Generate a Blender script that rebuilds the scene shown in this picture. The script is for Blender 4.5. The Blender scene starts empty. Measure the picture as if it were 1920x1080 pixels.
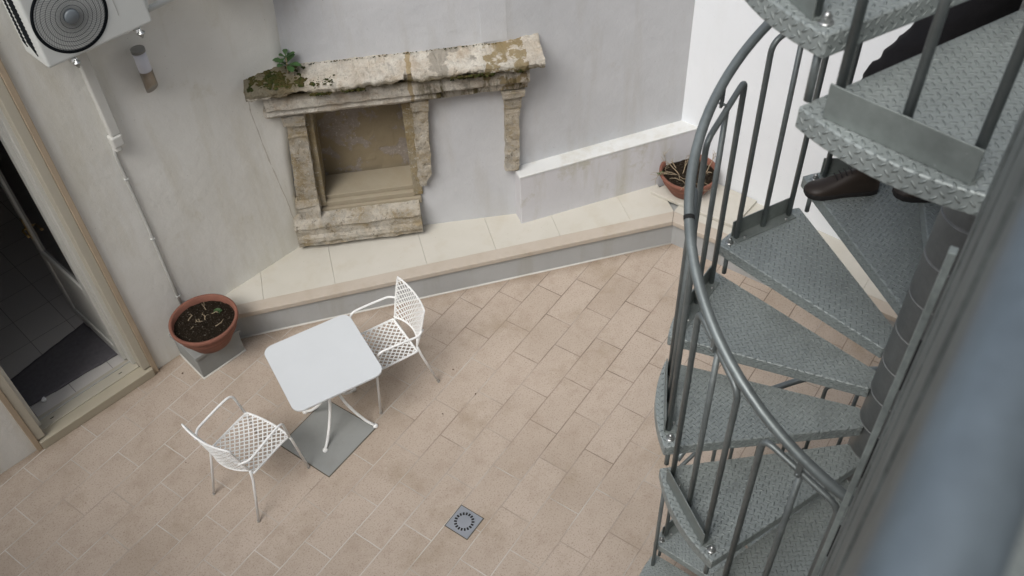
import bpy, bmesh, math, random
from mathutils import Vector, Matrix, noise
random.seed(7)
R = math.radians
scene = bpy.context.scene
COL = scene.collection

# ------------------------------------------------------------------ camera
cam_d = bpy.data.cameras.new("camera")
cam = bpy.data.objects.new("camera", cam_d); COL.objects.link(cam)
right = Vector((0.5679691, -0.82209266, -0.03968335))
down = Vector((-0.60919824, -0.3874851, -0.69190519))
fwd = Vector((0.55343347, 0.4171558, -0.72089696))
M = Matrix((right, -down, -fwd)).transposed().to_4x4()
CAMZ = 5.83
M.translation = Vector((0, 0, CAMZ))
cam.matrix_world = M
cam_d.sensor_width = 36.0
cam_d.lens = 1709.28 / 1920 * 36
cam_d.clip_start = 0.02; cam_d.clip_end = 300
cam_d.dof.use_dof = True; cam_d.dof.focus_distance = 5.2; cam_d.dof.aperture_fstop = 4.5
scene.camera = cam

# ------------------------------------------------------------------ light
SUN_EL, SUN_AZ = R(52), R(188)      # azimuth measured as direction the light comes from, ccw from +x
w = bpy.data.worlds.new("World"); scene.world = w; w.use_nodes = True
nt = w.node_tree; nt.nodes.clear()
sky = nt.nodes.new("ShaderNodeTexSky"); sky.sky_type = 'NISHITA'; sky.sun_disc = False
sky.sun_elevation = SUN_EL; sky.sun_rotation = math.pi / 2 - SUN_AZ
sky.air_density = 1.0; sky.dust_density = 4.0; sky.ozone_density = 1.0
bg = nt.nodes.new("ShaderNodeBackground"); bg.inputs[1].default_value = 0.125
wo = nt.nodes.new("ShaderNodeOutputWorld")
hs = nt.nodes.new('ShaderNodeHueSaturation'); hs.inputs['Saturation'].default_value = .5
nt.links.new(sky.outputs[0], hs.inputs['Color']); nt.links.new(hs.outputs[0], bg.inputs[0]); nt.links.new(bg.outputs[0], wo.inputs[0])
sd = bpy.data.lights.new("sun", 'SUN'); sd.energy = 1.5; sd.angle = R(32); sd.color = (1.0, 0.985, 0.96)
so = bpy.data.objects.new("sun", sd); COL.objects.link(so)
sdir = Vector((math.cos(SUN_AZ) * math.cos(SUN_EL), math.sin(SUN_AZ) * math.cos(SUN_EL), math.sin(SUN_EL)))
so.rotation_euler = sdir.to_track_quat('Z', 'Y').to_euler(); so.location = sdir * 20
scene.view_settings.view_transform = 'Standard'; scene.view_settings.look = 'None'
scene.view_settings.exposure = 0.28; scene.view_settings.gamma = 1.0
scene.cycles.max_bounces = 8; scene.cycles.diffuse_bounces = 5

# ------------------------------------------------------------------ helpers
def tag(o, label=None, cat=None, group=None, kind=None):
    if label: o['label'] = label
    if cat: o['category'] = cat
    if group: o['group'] = group
    if kind: o['kind'] = kind
    return o

def empty(name, loc=(0, 0, 0), rz=0.0, label=None, cat=None, group=None):
    o = bpy.data.objects.new(name, None); o.empty_display_size = .1
    COL.objects.link(o); o.location = loc; o.rotation_euler = (0, 0, rz)
    return tag(o, label, cat, group)

class MB:
    """collects geometry, then builds ONE mesh object"""
    def __init__(s): s.v = []; s.f = []; s.uv = []; s.sm = []
    def add(s, vs, fs, uvs=None, smooth=False):
        b = len(s.v); s.v += [tuple(v) for v in vs]
        for i, f in enumerate(fs):
            s.f.append(tuple(b + k for k in f)); s.uv.append(uvs[i] if uvs else None); s.sm.append(smooth)
        return s
    def box(s, c, size, rz=0.0, rot=None):
        hx, hy, hz = size[0] / 2, size[1] / 2, size[2] / 2
        m = rot if rot is not None else Matrix.Rotation(rz, 3, 'Z')
        vs = [Vector(c) + m @ Vector((x * hx, y * hy, z * hz)) for x in (-1, 1) for y in (-1, 1) for z in (-1, 1)]
        return s.add(vs, [(0, 1, 3, 2), (4, 6, 7, 5), (0, 4, 5, 1), (2, 3, 7, 6), (0, 2, 6, 4), (1, 5, 7, 3)])
    def prism(s, poly, z0, z1):
        n = len(poly)
        a = sum(poly[i][0] * poly[(i + 1) % n][1] - poly[(i + 1) % n][0] * poly[i][1] for i in range(n))
        if a < 0: poly = poly[::-1]
        vs = [(p[0], p[1], z0) for p in poly] + [(p[0], p[1], z1) for p in poly]
        fs = [tuple(range(n - 1, -1, -1)), tuple(range(n, 2 * n))] + [(i, (i + 1) % n, n + (i + 1) % n, n + i) for i in range(n)]
        return s.add(vs, fs)
    def tube(s, path, r, n=10, closed=False, caps=True):
        P = [Vector(p) for p in path]; rs = r if isinstance(r, (list, tuple)) else [r] * len(P)
        vs = []; prev = None; L = len(P)
        for i, p in enumerate(P):
            if closed: t = P[(i + 1) % L] - P[i - 1]
            else: t = P[min(i + 1, L - 1)] - P[max(i - 1, 0)]
            t.normalize()
            if prev is None:
                u = t.cross(Vector((0, 0, 1)))
                if u.length < .1: u = t.cross(Vector((1, 0, 0)))
            else: u = prev - t * prev.dot(t)
            u.normalize(); prev = u; q = t.cross(u)
            for k in range(n):
                a = 2 * math.pi * k / n
                vs.append(p + (u * math.cos(a) + q * math.sin(a)) * rs[i])
        fs = []
        for i in range(L if closed else L - 1):
            j = (i + 1) % L
            for k in range(n):
                fs.append((i * n + k, i * n + (k + 1) % n, j * n + (k + 1) % n, j * n + k))
        s.add(vs, fs, smooth=True)
        if caps and not closed:
            b = len(s.v) - len(vs)
            s.f.append(tuple(b + k for k in range(n - 1, -1, -1))); s.uv.append(None); s.sm.append(False)
            s.f.append(tuple(b + (L - 1) * n + k for k in range(n))); s.uv.append(None); s.sm.append(False)
        return s
    def lathe(s, prof, c=(0, 0, 0), n=40, smooth=True):
        vs = []; m = len(prof)
        for r, z in prof:
            for k in range(n):
                a = 2 * math.pi * k / n; vs.append((c[0] + r * math.cos(a), c[1] + r * math.sin(a), c[2] + z))
        fs = []
        for i in range(m - 1):
            for k in range(n):
                fs.append((i * n + k, i * n + (k + 1) % n, (i + 1) * n + (k + 1) % n, (i + 1) * n + k))
        return s.add(vs, fs, smooth=smooth)
    def build(s, name, mat, parent=None, bevel=0.0, seg=2, autosmooth=True):
        me = bpy.data.meshes.new(name); me.from_pydata(s.v, [], s.f); me.update()
        me.materials.append(mat)
        me.polygons.foreach_set("use_smooth", s.sm)
        if any(u is not None for u in s.uv):
            ul = me.uv_layers.new(name="UVMap")
            for p, u in zip(me.polygons, s.uv):
                if u is None: continue
                for k, li in enumerate(p.loop_indices): ul.data[li].uv = u[k]
        o = bpy.data.objects.new(name, me); COL.objects.link(o)
        if parent is not None: o.parent = parent
        if bevel > 0:
            b = o.modifiers.new("bevel", 'BEVEL'); b.width = bevel; b.segments = seg; b.limit_method = 'ANGLE'; b.angle_limit = R(40)
        return o

def round_path(pts, rad, n=6):
    """polyline with rounded corners"""
    P = [Vector(p) for p in pts]; out = [P[0]]
    for i in range(1, len(P) - 1):
        a = (P[i - 1] - P[i]); b = (P[i + 1] - P[i]); r = min(rad, a.length * .45, b.length * .45)
        p0 = P[i] + a.normalized() * r; p2 = P[i] + b.normalized() * r
        for k in range(n + 1):
            t = k / n; out.append((1 - t) ** 2 * p0 + 2 * t * (1 - t) * P[i] + t * t * p2)
    out.append(P[-1]); return out

def lerp(a, b, t): return a + (b - a) * t

# ------------------------------------------------------------------ materials
class NT:
    def __init__(s, name):
        s.m = bpy.data.materials.new(name); s.m.use_nodes = True; s.t = s.m.node_tree
        s.b = s.t.nodes["Principled BSDF"]
    def n(s, typ, **kw):
        x = s.t.nodes.new(typ)
        for k, v in kw.items():
            if k.startswith('i_'):
                key = k[2:].replace('_', ' ')
                x.inputs[key].default_value = v
            else: setattr(x, k, v)
        return x
    def l(s, a, b): s.t.links.new(a, b)
    def coord(s, kind='Object', scale=None, loc=None, rot=None):
        c = s.n("ShaderNodeTexCoord").outputs[kind]
        if scale or loc or rot:
            mp = s.n("ShaderNodeMapping"); s.l(c, mp.inputs[0])
            if scale: mp.inputs['Scale'].default_value = scale
            if loc: mp.inputs['Location'].default_value = loc
            if rot: mp.inputs['Rotation'].default_value = rot
            return mp.outputs[0]
        return c
    def noise(s, co, scale, detail=4, rough=.55, dist=0.0):
        x = s.n("ShaderNodeTexNoise"); x.inputs['Scale'].default_value = scale; x.inputs['Detail'].default_value = detail
        x.inputs['Roughness'].default_value = rough; x.inputs['Distortion'].default_value = dist
        if co is not None: s.l(co, x.inputs['Vector'])
        return x.outputs['Fac']
    def ramp(s, fac, stops, interp='LINEAR'):
        x = s.n("ShaderNodeValToRGB"); x.color_ramp.interpolation = interp
        e = x.color_ramp.elements
        while len(e) < len(stops): e.new(.5)
        for i, (p, c) in enumerate(stops):
            e[i].position = p; e[i].color = c if len(c) == 4 else (*c, 1)
        s.l(fac, x.inputs[0]); return x.outputs[0]
    def mix(s, fac, a, b, mode='MIX'):
        x = s.n("ShaderNodeMix", data_type='RGBA', blend_type=mode)
        for v, k in ((fac, 0), (a, 6), (b, 7)):
            if hasattr(v, 'is_output'): s.l(v, x.inputs[k])
            elif k == 0: x.inputs[0].default_value = v
            else: x.inputs[k].default_value = (*v, 1) if len(v) == 3 else v
        return x.outputs[2]
    def math(s, op, a, b=None, c=None, clamp=False):
        x = s.n("ShaderNodeMath", operation=op, use_clamp=clamp)
        for i, v in enumerate((a, b, c)):
            if v is None: continue
            if hasattr(v, 'is_output'): s.l(v, x.inputs[i])
            else: x.inputs[i].default_value = v
        return x.outputs[0]
    def bump(s, h, strength=.3, dist=.01, normal=None):
        x = s.n("ShaderNodeBump"); x.inputs['Strength'].default_value = strength; x.inputs['Distance'].default_value = dist
        s.l(h, x.inputs['Height'])
        if normal is not None: s.l(normal, x.inputs['Normal'])
        return x.outputs[0]
    def out(s, color=None, rough=.6, metal=0.0, normal=None, spec=None):
        if color is not None:
            if hasattr(color, 'is_output'): s.l(color, s.b.inputs['Base Color'])
            else: s.b.inputs['Base Color'].default_value = (*color, 1)
        if hasattr(rough, 'is_output'): s.l(rough, s.b.inputs['Roughness'])
        else: s.b.inputs['Roughness'].default_value = rough
        s.b.inputs['Metallic'].default_value = metal
        if normal is not None: s.l(normal, s.b.inputs['Normal'])
        if spec is not None: s.b.inputs['Specular IOR Level'].default_value = spec
        return s.m

def plaster(name, c1, c2, dirt=(.30, .27, .2), dirt_amt=.35, bump=.25, streak=1.0, blotch=.62):
    t = NT(name); co = t.coord()
    big = t.noise(co, 1.3, 7, .66, .3); col = t.mix(t.ramp(big, [(.3, (0, 0, 0)), (.72, (1, 1, 1))]), c1, c2)
    cs = t.coord(scale=(2.2, 2.2, .35)); st = t.noise(cs, 2.0, 6, .62)
    col = t.mix(t.math('MULTIPLY', t.ramp(st, [(.52, (0, 0, 0)), (.8, (1, 1, 1))]), dirt_amt * streak), col, dirt)
    blot = t.noise(co, 3.2, 7, .7)
    col = t.mix(t.math('MULTIPLY', t.ramp(blot, [(blotch, (0, 0, 0)), (blotch + .1, (1, 1, 1))]), dirt_amt * .6), col, dirt)
    spk = t.noise(co, 90, 2, .5)
    col = t.mix(t.ramp(spk, [(.73, (0, 0, 0)), (.78, (1, 1, 1))]), col, tuple(x * .6 for x in c1))
    h = t.math('ADD', t.math('MULTIPLY', t.noise(co, 6, 5, .6), 1.0), t.math('MULTIPLY', t.noise(co, 140, 3, .5), .12))
    return t.out(col, .85, 0, t.bump(h, bump, .02), spec=.25)

def flat(name, c, rough=.5, metal=0.0, var=.12, nscale=8, bump=.0, bscale=60, spec=None):
    t = NT(name); co = t.coord()
    n = t.noise(co, nscale, 5, .6)
    col = t.mix(n, tuple(x * (1 - var) for x in c), tuple(min(1, x * (1 + var)) for x in c))
    nm = t.bump(t.noise(co, bscale, 4, .6), bump, .004) if bump > 0 else None
    return t.out(col, rough, metal, nm, spec)

M_ = {}
M_['wall_left'] = plaster('grey_beige_plaster', (.70, .695, .65), (.765, .765, .73), dirt=(.50, .46, .34), dirt_amt=.5, bump=.35)
M_['wall_back'] = plaster('lilac_grey_plaster', (.485, .495, .51), (.565, .575, .59), dirt=(.40, .38, .34), dirt_amt=.5, bump=.4)
M_['wall_right'] = plaster('white_plaster', (.76, .79, .82), (.80, .83, .86), dirt=(.6, .6, .58), dirt_amt=.2, bump=.12)
M_['wall_other'] = plaster('pale_plaster', (.55, .54, .50), (.6, .59, .55))
M_['wall_near'] = plaster('dull_plaster', (.46, .45, .43), (.50, .49, .47))
M_['block_front'] = plaster('stained_grey_plaster', (.53, .53, .55), (.60, .60, .62), dirt=(.36, .34, .24), dirt_amt=.85, blotch=.54)
M_['block_top'] = plaster('dusty_white_plaster', (.60, .61, .60), (.68, .69, .68), dirt=(.45, .42, .34), dirt_amt=.6, blotch=.56)
M_['riser'] = plaster('grey_cement_render', (.36, .37, .37), (.42, .43, .43), dirt=(.28, .26, .2), dirt_amt=.5)
M_['cement'] = plaster('smooth_cement', (.24, .25, .245), (.31, .32, .31), dirt=(.2, .19, .16), dirt_amt=.3, bump=.08)

def floor_mat():
    t = NT('terracotta_stone_tiles'); co = t.coord()
    mp = t.n("ShaderNodeMapping"); t.l(co, mp.inputs[0])
    mp.inputs['Location'].default_value = (-2.1425 + 4.97 * 2, -1.700 + .2501 * 80, 0)
    # slightly wavy joints
    wn = t.n("ShaderNodeTexNoise"); wn.inputs['Scale'].default_value = 3.0; wn.inputs['Detail'].default_value = 3; t.l(co, wn.inputs['Vector'])
    sub = t.n("ShaderNodeVectorMath", operation='SUBTRACT'); t.l(wn.outputs['Color'], sub.inputs[0]); sub.inputs[1].default_value = (.5, .5, .5)
    sc = t.n("ShaderNodeVectorMath", operation='SCALE'); t.l(sub.outputs[0], sc.inputs[0]); sc.inputs['Scale'].default_value = .010
    ad = t.n("ShaderNodeVectorMath", operation='ADD'); t.l(mp.outputs[0], ad.inputs[0]); t.l(sc.outputs[0], ad.inputs[1])
    def brick(mort, c1, c2, smooth=.3):
        b = t.n("ShaderNodeTexBrick"); b.offset = .5; b.offset_frequency = 2; b.squash = 1
        t.l(ad.outputs[0], b.inputs['Vector']); b.inputs['Scale'].default_value = 1
        b.inputs['Brick Width'].default_value = .497; b.inputs['Row Height'].default_value = .2501
        b.inputs['Mortar Size'].default_value = mort; b.inputs['Mortar Smooth'].default_value = smooth
        b.inputs['Bias'].default_value = 0; b.inputs['Color1'].default_value = (*c1, 1); b.inputs['Color2'].default_value = (*c2, 1)
        b.inputs['Mortar'].default_value = (0, 0, 0, 1); return b
    b = brick(.0042, (.392, .324, .260), (.452, .380, .314))
    col = b.outputs['Color']; fac = b.outputs['Fac']
    big = t.noise(co, .9, 5, .6)
    col = t.mix(t.ramp(big, [(.35, (0, 0, 0)), (.7, (1, 1, 1))]), col, (.50, .42, .35))
    mid = t.noise(co, 6, 6, .7)
    col = t.mix(t.math('MULTIPLY', t.ramp(mid, [(.5, (0, 0, 0)), (.75, (1, 1, 1))]), .45), col, (.30, .225, .165))
    dirt = t.noise(co, 2.3, 6, .65)
    col = t.mix(t.math('MULTIPLY', t.ramp(dirt, [(.54, (0, 0, 0)), (.70, (1, 1, 1))]), .5), col, (.31, .245, .17))
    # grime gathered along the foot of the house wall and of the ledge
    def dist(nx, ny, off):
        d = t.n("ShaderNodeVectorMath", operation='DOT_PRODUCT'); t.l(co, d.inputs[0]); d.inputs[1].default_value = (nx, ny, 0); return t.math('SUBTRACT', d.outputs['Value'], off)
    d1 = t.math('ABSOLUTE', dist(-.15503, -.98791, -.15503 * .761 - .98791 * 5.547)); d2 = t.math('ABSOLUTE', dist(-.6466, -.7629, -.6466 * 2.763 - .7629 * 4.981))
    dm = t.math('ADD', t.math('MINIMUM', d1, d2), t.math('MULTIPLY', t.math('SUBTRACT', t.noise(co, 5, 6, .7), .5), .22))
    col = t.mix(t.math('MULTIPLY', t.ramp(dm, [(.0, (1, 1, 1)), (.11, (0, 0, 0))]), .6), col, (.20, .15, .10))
    # pits: dark and pale speckle
    spk = t.noise(co, 85, 3, .75)
    col = t.mix(t.math('MULTIPLY', t.ramp(spk, [(.55, (0, 0, 0)), (.64, (1, 1, 1))]), .6), col, (.19, .14, .11))
    spk2 = t.noise(co, 60, 3, .75, .3)
    col = t.mix(t.math('MULTIPLY', t.ramp(spk2, [(.60, (0, 0, 0)), (.7, (1, 1, 1))]), .35), col, (.58, .50, .43))
    pits = t.noise(co, 26, 4, .8)
    col = t.mix(t.ramp(pits, [(.70, (0, 0, 0)), (.735, (1, 1, 1))]), col, (.11, .075, .055))
    # joints vary: sometimes chalky, sometimes dark and open
    sx = t.n("ShaderNodeSeparateXYZ"); t.l(co, sx.inputs[0])
    # the chalky joints are those of the older paving towards the house door
    west = t.math('MULTIPLY', t.math('SUBTRACT', 3.1, sx.outputs[0]), .10)
    west = t.math('MAXIMUM', t.math('MINIMUM', west, .12), -.14)
    jn = t.math('ADD', t.noise(co, 1.6, 4, .6), west)
    jc = t.ramp(jn, [(.30, (.20, .155, .12)), (.42, (.335, .27, .215)), (.50, (.41, .35, .29)), (.60, (.54, .50, .45)), (.72, (.66, .63, .58))])
    col = t.mix(t.math('MULTIPLY', fac, .8), col, jc)
    # chalky smear beside the joints
    b2 = brick(.018, (1, 1, 1), (1, 1, 1), 1.0)
    sm = t.math('MULTIPLY', b2.outputs['Fac'], t.ramp(t.noise(co, 2.1, 5, .7), [(.5, (0, 0, 0)), (.68, (1, 1, 1))]))
    col = t.mix(t.math('MULTIPLY', sm, .32), col, (.52, .47, .42))
    h = t.math('SUBTRACT', t.math('MULTIPLY', t.math('ADD', t.noise(co, 9, 5, .6), t.math('MULTIPLY', spk, .5)), .25), t.math('MULTIPLY', fac, .5))
    return t.out(col, .8, 0, t.bump(h, .5, .008), spec=.25)
M_['floor'] = floor_mat()

def stone_mat(name, light=(.66, .61, .52), tan=(.42, .34, .22), dark=(.13, .105, .07), moss=None, grey=(.50, .475, .42), amt=.75, tanpos=.50):
    t = NT(name); co = t.coord()
    a = t.noise(co, 5, 8, .72); col = t.mix(t.ramp(a, [(tanpos - .06, (0, 0, 0)), (tanpos + .1, (1, 1, 1))]), light, tan)
    g = t.noise(co, 9, 8, .75, .4); col = t.mix(t.math('MULTIPLY', t.ramp(g, [(.48, (0, 0, 0)), (.56, (1, 1, 1))]), .75), col, grey)
    d = t.noise(co, 15, 8, .8); col = t.mix(t.math('MULTIPLY', t.ramp(d, [(.54, (0, 0, 0)), (.64, (1, 1, 1))]), amt), col, dark)
    p = t.noise(co, 60, 5, .8); col = t.mix(t.math('MULTIPLY', t.ramp(p, [(.58, (0, 0, 0)), (.66, (1, 1, 1))]), .6), col, (.15, .12, .085))
    wv = t.noise(co, 2.6, 5, .6); col = t.mix(t.math('MULTIPLY', t.ramp(wv, [(.45, (0, 0, 0)), (.62, (1, 1, 1))]), .45), col, tan)
    q = t.noise(co, 46, 5, .8, .5); col = t.mix(t.ramp(q, [(.57, (0, 0, 0)), (.63, (1, 1, 1))]), col, (.68, .65, .58))
    if moss:
        # run of the stone along the wall, measured from the left end
        dp = t.n("ShaderNodeVectorMath", operation='DOT_PRODUCT'); t.l(co, dp.inputs[0]); dp.inputs[1].default_value = (.67991, -.73329, 0)
        sN = t.math('ADD', dp.outputs['Value'], .7); sp = t.n("ShaderNodeSeparateXYZ"); t.l(co, sp.inputs[0]); zz = sp.outputs[2]
        # mustard stain bands: the mortar joint between the two stones and the far end
        w1 = t.math('ADD', sN, t.math('MULTIPLY', t.math('SUBTRACT', t.noise(co, 7, 4, .6), .5), .10))
        joint = t.ramp(w1, [(0, (0, 0, 0))])
        jn = t.math('LESS_THAN', t.math('ABSOLUTE', t.math('SUBTRACT', w1, 1.20)), .015)
        col = t.mix(t.math('MULTIPLY', jn, .75), col, (.42, .31, .15))
        far = t.math('MULTIPLY', t.math('LESS_THAN', t.math('ABSOLUTE', t.math('SUBTRACT', w1, 1.93)), .17), t.ramp(t.noise(co, 6, 6, .7), [(.48, (0, 0, 0)), (.53, (1, 1, 1))]))
        col = t.mix(t.math('MULTIPLY', far, .8), col, (.30, .22, .09))
        gp = t.math('MULTIPLY', t.math('LESS_THAN', t.math('ABSOLUTE', t.math('SUBTRACT', w1, 1.50)), .22), t.ramp(t.noise(co, 4.5, 5, .6), [(.50, (0, 0, 0)), (.53, (1, 1, 1))]))
        col = t.mix(t.math('MULTIPLY', gp, .7), col, (.34, .31, .26))
        # algae running down the front from the drip edge
        cs = t.coord(scale=(9, 9, 1.6)); ms = t.noise(cs, 1.1, 6, .7, .4)
        low = t.ramp(zz, [(0, (0, 0, 0))]); hz = t.math('LESS_THAN', zz, 1.70 + 0.0)
        edge = t.ramp(t.math('MULTIPLY', t.math('ABSOLUTE', t.math('SUBTRACT', zz, 1.665)), 10), [(.15, (1, 1, 1)), (.75, (0, 0, 0))])
        big = t.noise(co, 2.6, 5, .65)
        f1 = t.math('MULTIPLY', t.math('MULTIPLY', edge, t.ramp(big, [(.36, (0, 0, 0)), (.46, (1, 1, 1))])), t.ramp(t.noise(co, 17, 6, .75), [(.33, (0, 0, 0)), (.45, (1, 1, 1))]))
        right_ = t.ramp(t.math('MULTIPLY', sN, .4), [(.44, (0, 0, 0)), (.54, (1, 1, 1))])
        f2 = t.math('MULTIPLY', t.math('MULTIPLY', right_, hz), t.math('MULTIPLY', t.ramp(ms, [(.44, (0, 0, 0)), (.58, (1, 1, 1))]), t.ramp(t.noise(co, 2.2, 4, .6), [(.36, (0, 0, 0)), (.46, (1, 1, 1))])))
        left_ = t.math('MULTIPLY', t.ramp(t.math('ADD', t.math('MULTIPLY', sN, .5), t.math('MULTIPLY', t.noise(co, 9, 5, .7), .25)), [(.29, (1, 1, 1)), (.36, (0, 0, 0))]), t.math('GREATER_THAN', zz, 1.70))
        f = t.math('MAXIMUM', t.math('MAXIMUM', f1, f2), t.math('MULTIPLY', left_, .85))
        mc = t.mix(t.noise(co, 26, 4, .7), moss, (.03, .028, .012)); mc = t.mix(t.noise(co, 8, 3, .6), mc, (.14, .10, .035))
        col = t.mix(t.math('MULTIPLY', f, .92), col, mc)
    h = t.math('ADD', t.math('MULTIPLY', a, 1.0), t.math('ADD', t.math('MULTIPLY', d, .8), t.math('MULTIPLY', p, .45)))
    return t.out(col, .92, 0, t.bump(h, 1.0, .03), spec=.15)
M_['stone'] = stone_mat('weathered_limestone')
M_['stone_cornice'] = stone_mat('mossy_limestone', light=(.82, .78, .69), tan=(.56, .47, .36), grey=(.64, .60, .53), amt=.35, moss=(.09, .085, .02), tanpos=.53)
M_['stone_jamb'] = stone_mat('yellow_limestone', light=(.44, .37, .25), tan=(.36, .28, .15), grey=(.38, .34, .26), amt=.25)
def render_in():
    t = NT('flaking_render_on_stone'); co = t.coord()
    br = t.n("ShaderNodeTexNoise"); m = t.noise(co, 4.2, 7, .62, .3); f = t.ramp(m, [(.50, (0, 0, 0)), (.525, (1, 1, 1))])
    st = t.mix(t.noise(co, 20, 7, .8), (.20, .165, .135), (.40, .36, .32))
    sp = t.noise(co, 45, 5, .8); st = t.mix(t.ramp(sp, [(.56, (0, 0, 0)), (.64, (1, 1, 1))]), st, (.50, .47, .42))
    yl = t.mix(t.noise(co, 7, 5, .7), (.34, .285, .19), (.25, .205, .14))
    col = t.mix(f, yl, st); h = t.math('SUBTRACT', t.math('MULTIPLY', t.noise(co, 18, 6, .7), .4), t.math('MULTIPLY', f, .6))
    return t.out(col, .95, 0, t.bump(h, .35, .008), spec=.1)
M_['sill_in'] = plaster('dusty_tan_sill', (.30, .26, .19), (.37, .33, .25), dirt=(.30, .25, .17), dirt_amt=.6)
M_['render_in'] = render_in()

def galv(name, c=(.36, .40, .39), rough=.5, metal=.35, plate=0.0, var=.17):
    t = NT(name); co = t.coord()
    n1 = t.noise(co, 7, 6, .65); n2 = t.noise(co, 45, 4, .6)
    f = t.math('ADD', t.math('MULTIPLY', n1, .7), t.math('MULTIPLY', n2, .3))
    col = t.mix(t.ramp(f, [(.35, (0, 0, 0)), (.65, (1, 1, 1))]), tuple(x * (1 - var) for x in c), tuple(x * (1 + var) for x in c))
    spots = t.noise(co, 130, 2, .5); col = t.mix(t.ramp(spots, [(.74, (0, 0, 0)), (.77, (1, 1, 1))]), col, (.40, .42, .42))
    rg = t.math('ADD', rough - .1, t.math('MULTIPLY', n1, .25))
    if plate:
        # chequer plate: crossed lozenges, alternate cells turned by a right angle
        uv = t.coord('UV', rot=(0, 0, R(45)), scale=(1 / plate,) * 3)
        sp = t.n("ShaderNodeSeparateXYZ"); t.l(uv, sp.inputs[0]); x, y = sp.outputs[0], sp.outputs[1]
        par = t.math('MODULO', t.math('ADD', t.math('ADD', t.math('FLOOR', x), t.math('FLOOR', y)), 1000), 2)
        fx = t.math('SUBTRACT', t.math('FRACT', x), .5); fy = t.math('SUBTRACT', t.math('FRACT', y), .5)
        inv = t.math('SUBTRACT', 1, par)
        a = t.math('ADD', t.math('MULTIPLY', fx, par), t.math('MULTIPLY', fy, inv))
        b = t.math('ADD', t.math('MULTIPLY', fy, par), t.math('MULTIPLY', fx, inv))
        e = t.math('ADD', t.math('POWER', t.math('DIVIDE', a, .50), 2), t.math('POWER', t.math('DIVIDE', b, .16), 2))
        hgt = t.math('MULTIPLY', t.math('SUBTRACT', 1.0, e, clamp=True), 1.0)
        hs = t.math('POWER', hgt, .5)
        col = t.mix(t.math('MULTIPLY', hs, .3), col, tuple(min(1, v * 1.6) for v in c))
        wear = t.noise(co, 3.5, 6, .7); col = t.mix(t.math('MULTIPLY', t.ramp(wear, [(.48, (0, 0, 0)), (.66, (1, 1, 1))]), .3), col, tuple(v * .65 for v in c))
        nm = t.bump(t.math('ADD', hs, t.math('MULTIPLY', n2, .12)), 1.0, .0085)
    else:
        nm = t.bump(t.math('ADD', n2, t.math('MULTIPLY', n1, .5)), .12, .004)
    return t.out(col, rg, metal, nm)
M_['tread'] = galv('chequer_plate_steel', (.335, .37, .36), plate=.0205)
M_['tube'] = galv('galvanised_tube', (.20, .222, .22), .42, .5)
M_['tube_rail'] = galv('galvanised_handrail', (.20, .225, .225), .42, .5)
M_['column'] = galv('galvanised_column', (.25, .255, .25), .5, .3)
M_['plate'] = galv('galvanised_flat_plate', (.215, .24, .228), .5, .35)
M_['sheet'] = galv('galvanised_sheet', (.17, .19, .185), .5, .4, var=.4)
M_['near_rail'] = galv('galvanised_near_rail', (.155, .19, .215), .45, .4)
M_['edge'] = galv('galvanised_edge_angle', (.30, .335, .32), .5, .25, var=.3)
M_['bolt'] = flat('zinc_bolt', (.45, .46, .45), .38, .9)
M_['dark'] = flat('dark_void', (.012, .012, .012), .9)
M_['white_metal'] = flat('white_powder_coat', (.86, .87, .86), .35, 0, .03, bump=.05, bscale=200)
M_['table_top'] = flat('white_enamel', (.62, .65, .67), .25, 0, .05, 3)
M_['ledge_tile'] = plaster('cream_ledge_tile', (.51, .49, .43), (.57, .55, .495), dirt=(.42, .36, .25), dirt_amt=.35, bump=.05)
M_['coping'] = plaster('pinkish_coping', (.43, .375, .31), (.50, .45, .39), dirt=(.34, .27, .19), dirt_amt=.5, bump=.06)
M_['terracotta'] = flat('terracotta', (.20, .082, .055), .85, 0, .42, 9, .3, 40)
M_['soil'] = None
def soil():
    t = NT('potting_soil'); co = t.coord(); n = t.noise(co, 60, 6, .8)
    col = t.ramp(n, [(.3, (.006, .005, .004)), (.52, (.028, .02, .013)), (.60, (.05, .04, .028)), (.645, (.30, .28, .24))])
    return t.out(col, .95, 0, t.bump(n, 1, .03), spec=.1)
M_['soil'] = soil()
M_['twig'] = flat('dry_twig', (.34, .27, .18), .8)
M_['leaf'] = flat('weed_leaf', (.045, .10, .03), .5, 0, .4, 30)
M_['moss'] = None
def moss_mat():
    t = NT('moss'); co = t.coord(); n = t.noise(co, 9, 6, .75)
    col = t.ramp(n, [(.36, (.018, .020, .008)), (.48, (.040, .050, .014)), (.56, (.075, .055, .022)), (.66, (.05, .075, .02))])
    return t.out(col, .95, 0, t.bump(t.noise(co, 90, 4, .7), .9, .01), spec=.1)
M_['moss'] = moss_mat()
M_['dry_leaf'] = flat('dry_leaf', (.08, .045, .02), .8)
M_['ac'] = flat('ac_casing', (.58, .60, .58), .45, 0, .04)
M_['ac_dark'] = flat('ac_dark_plastic', (.010, .012, .014), .85, spec=.05)
M_['ac_ring'] = flat('ac_grille_wire', (.030, .036, .042), .6, spec=.2)
M_['hub'] = flat('ac_hub', (.13, .15, .165), .45)
M_['pvc'] = flat('pvc_trunking', (.55, .55, .52), .5, 0, .04)
M_['cable'] = flat('grey_cable', (.44, .44, .42), .7)
M_['steel'] = flat('brushed_steel', (.30, .27, .23), .35, .8, .25)
M_['diff'] = flat('frosted_diffuser', (.62, .62, .66), .4)
M_['cap'] = flat('lamp_cap_grey', (.22, .22, .21), .5, .3)
M_['frame'] = flat('cream_door_frame', (.47, .44, .36), .55, 0, .06)
M_['tanstone'] = flat('tan_stone_trim', (.42, .335, .24), .8, 0, .18, 5, .3)
M_['sillstone'] = flat('sill_stone', (.42, .38, .29), .75, 0, .12, 5, .2)
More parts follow.
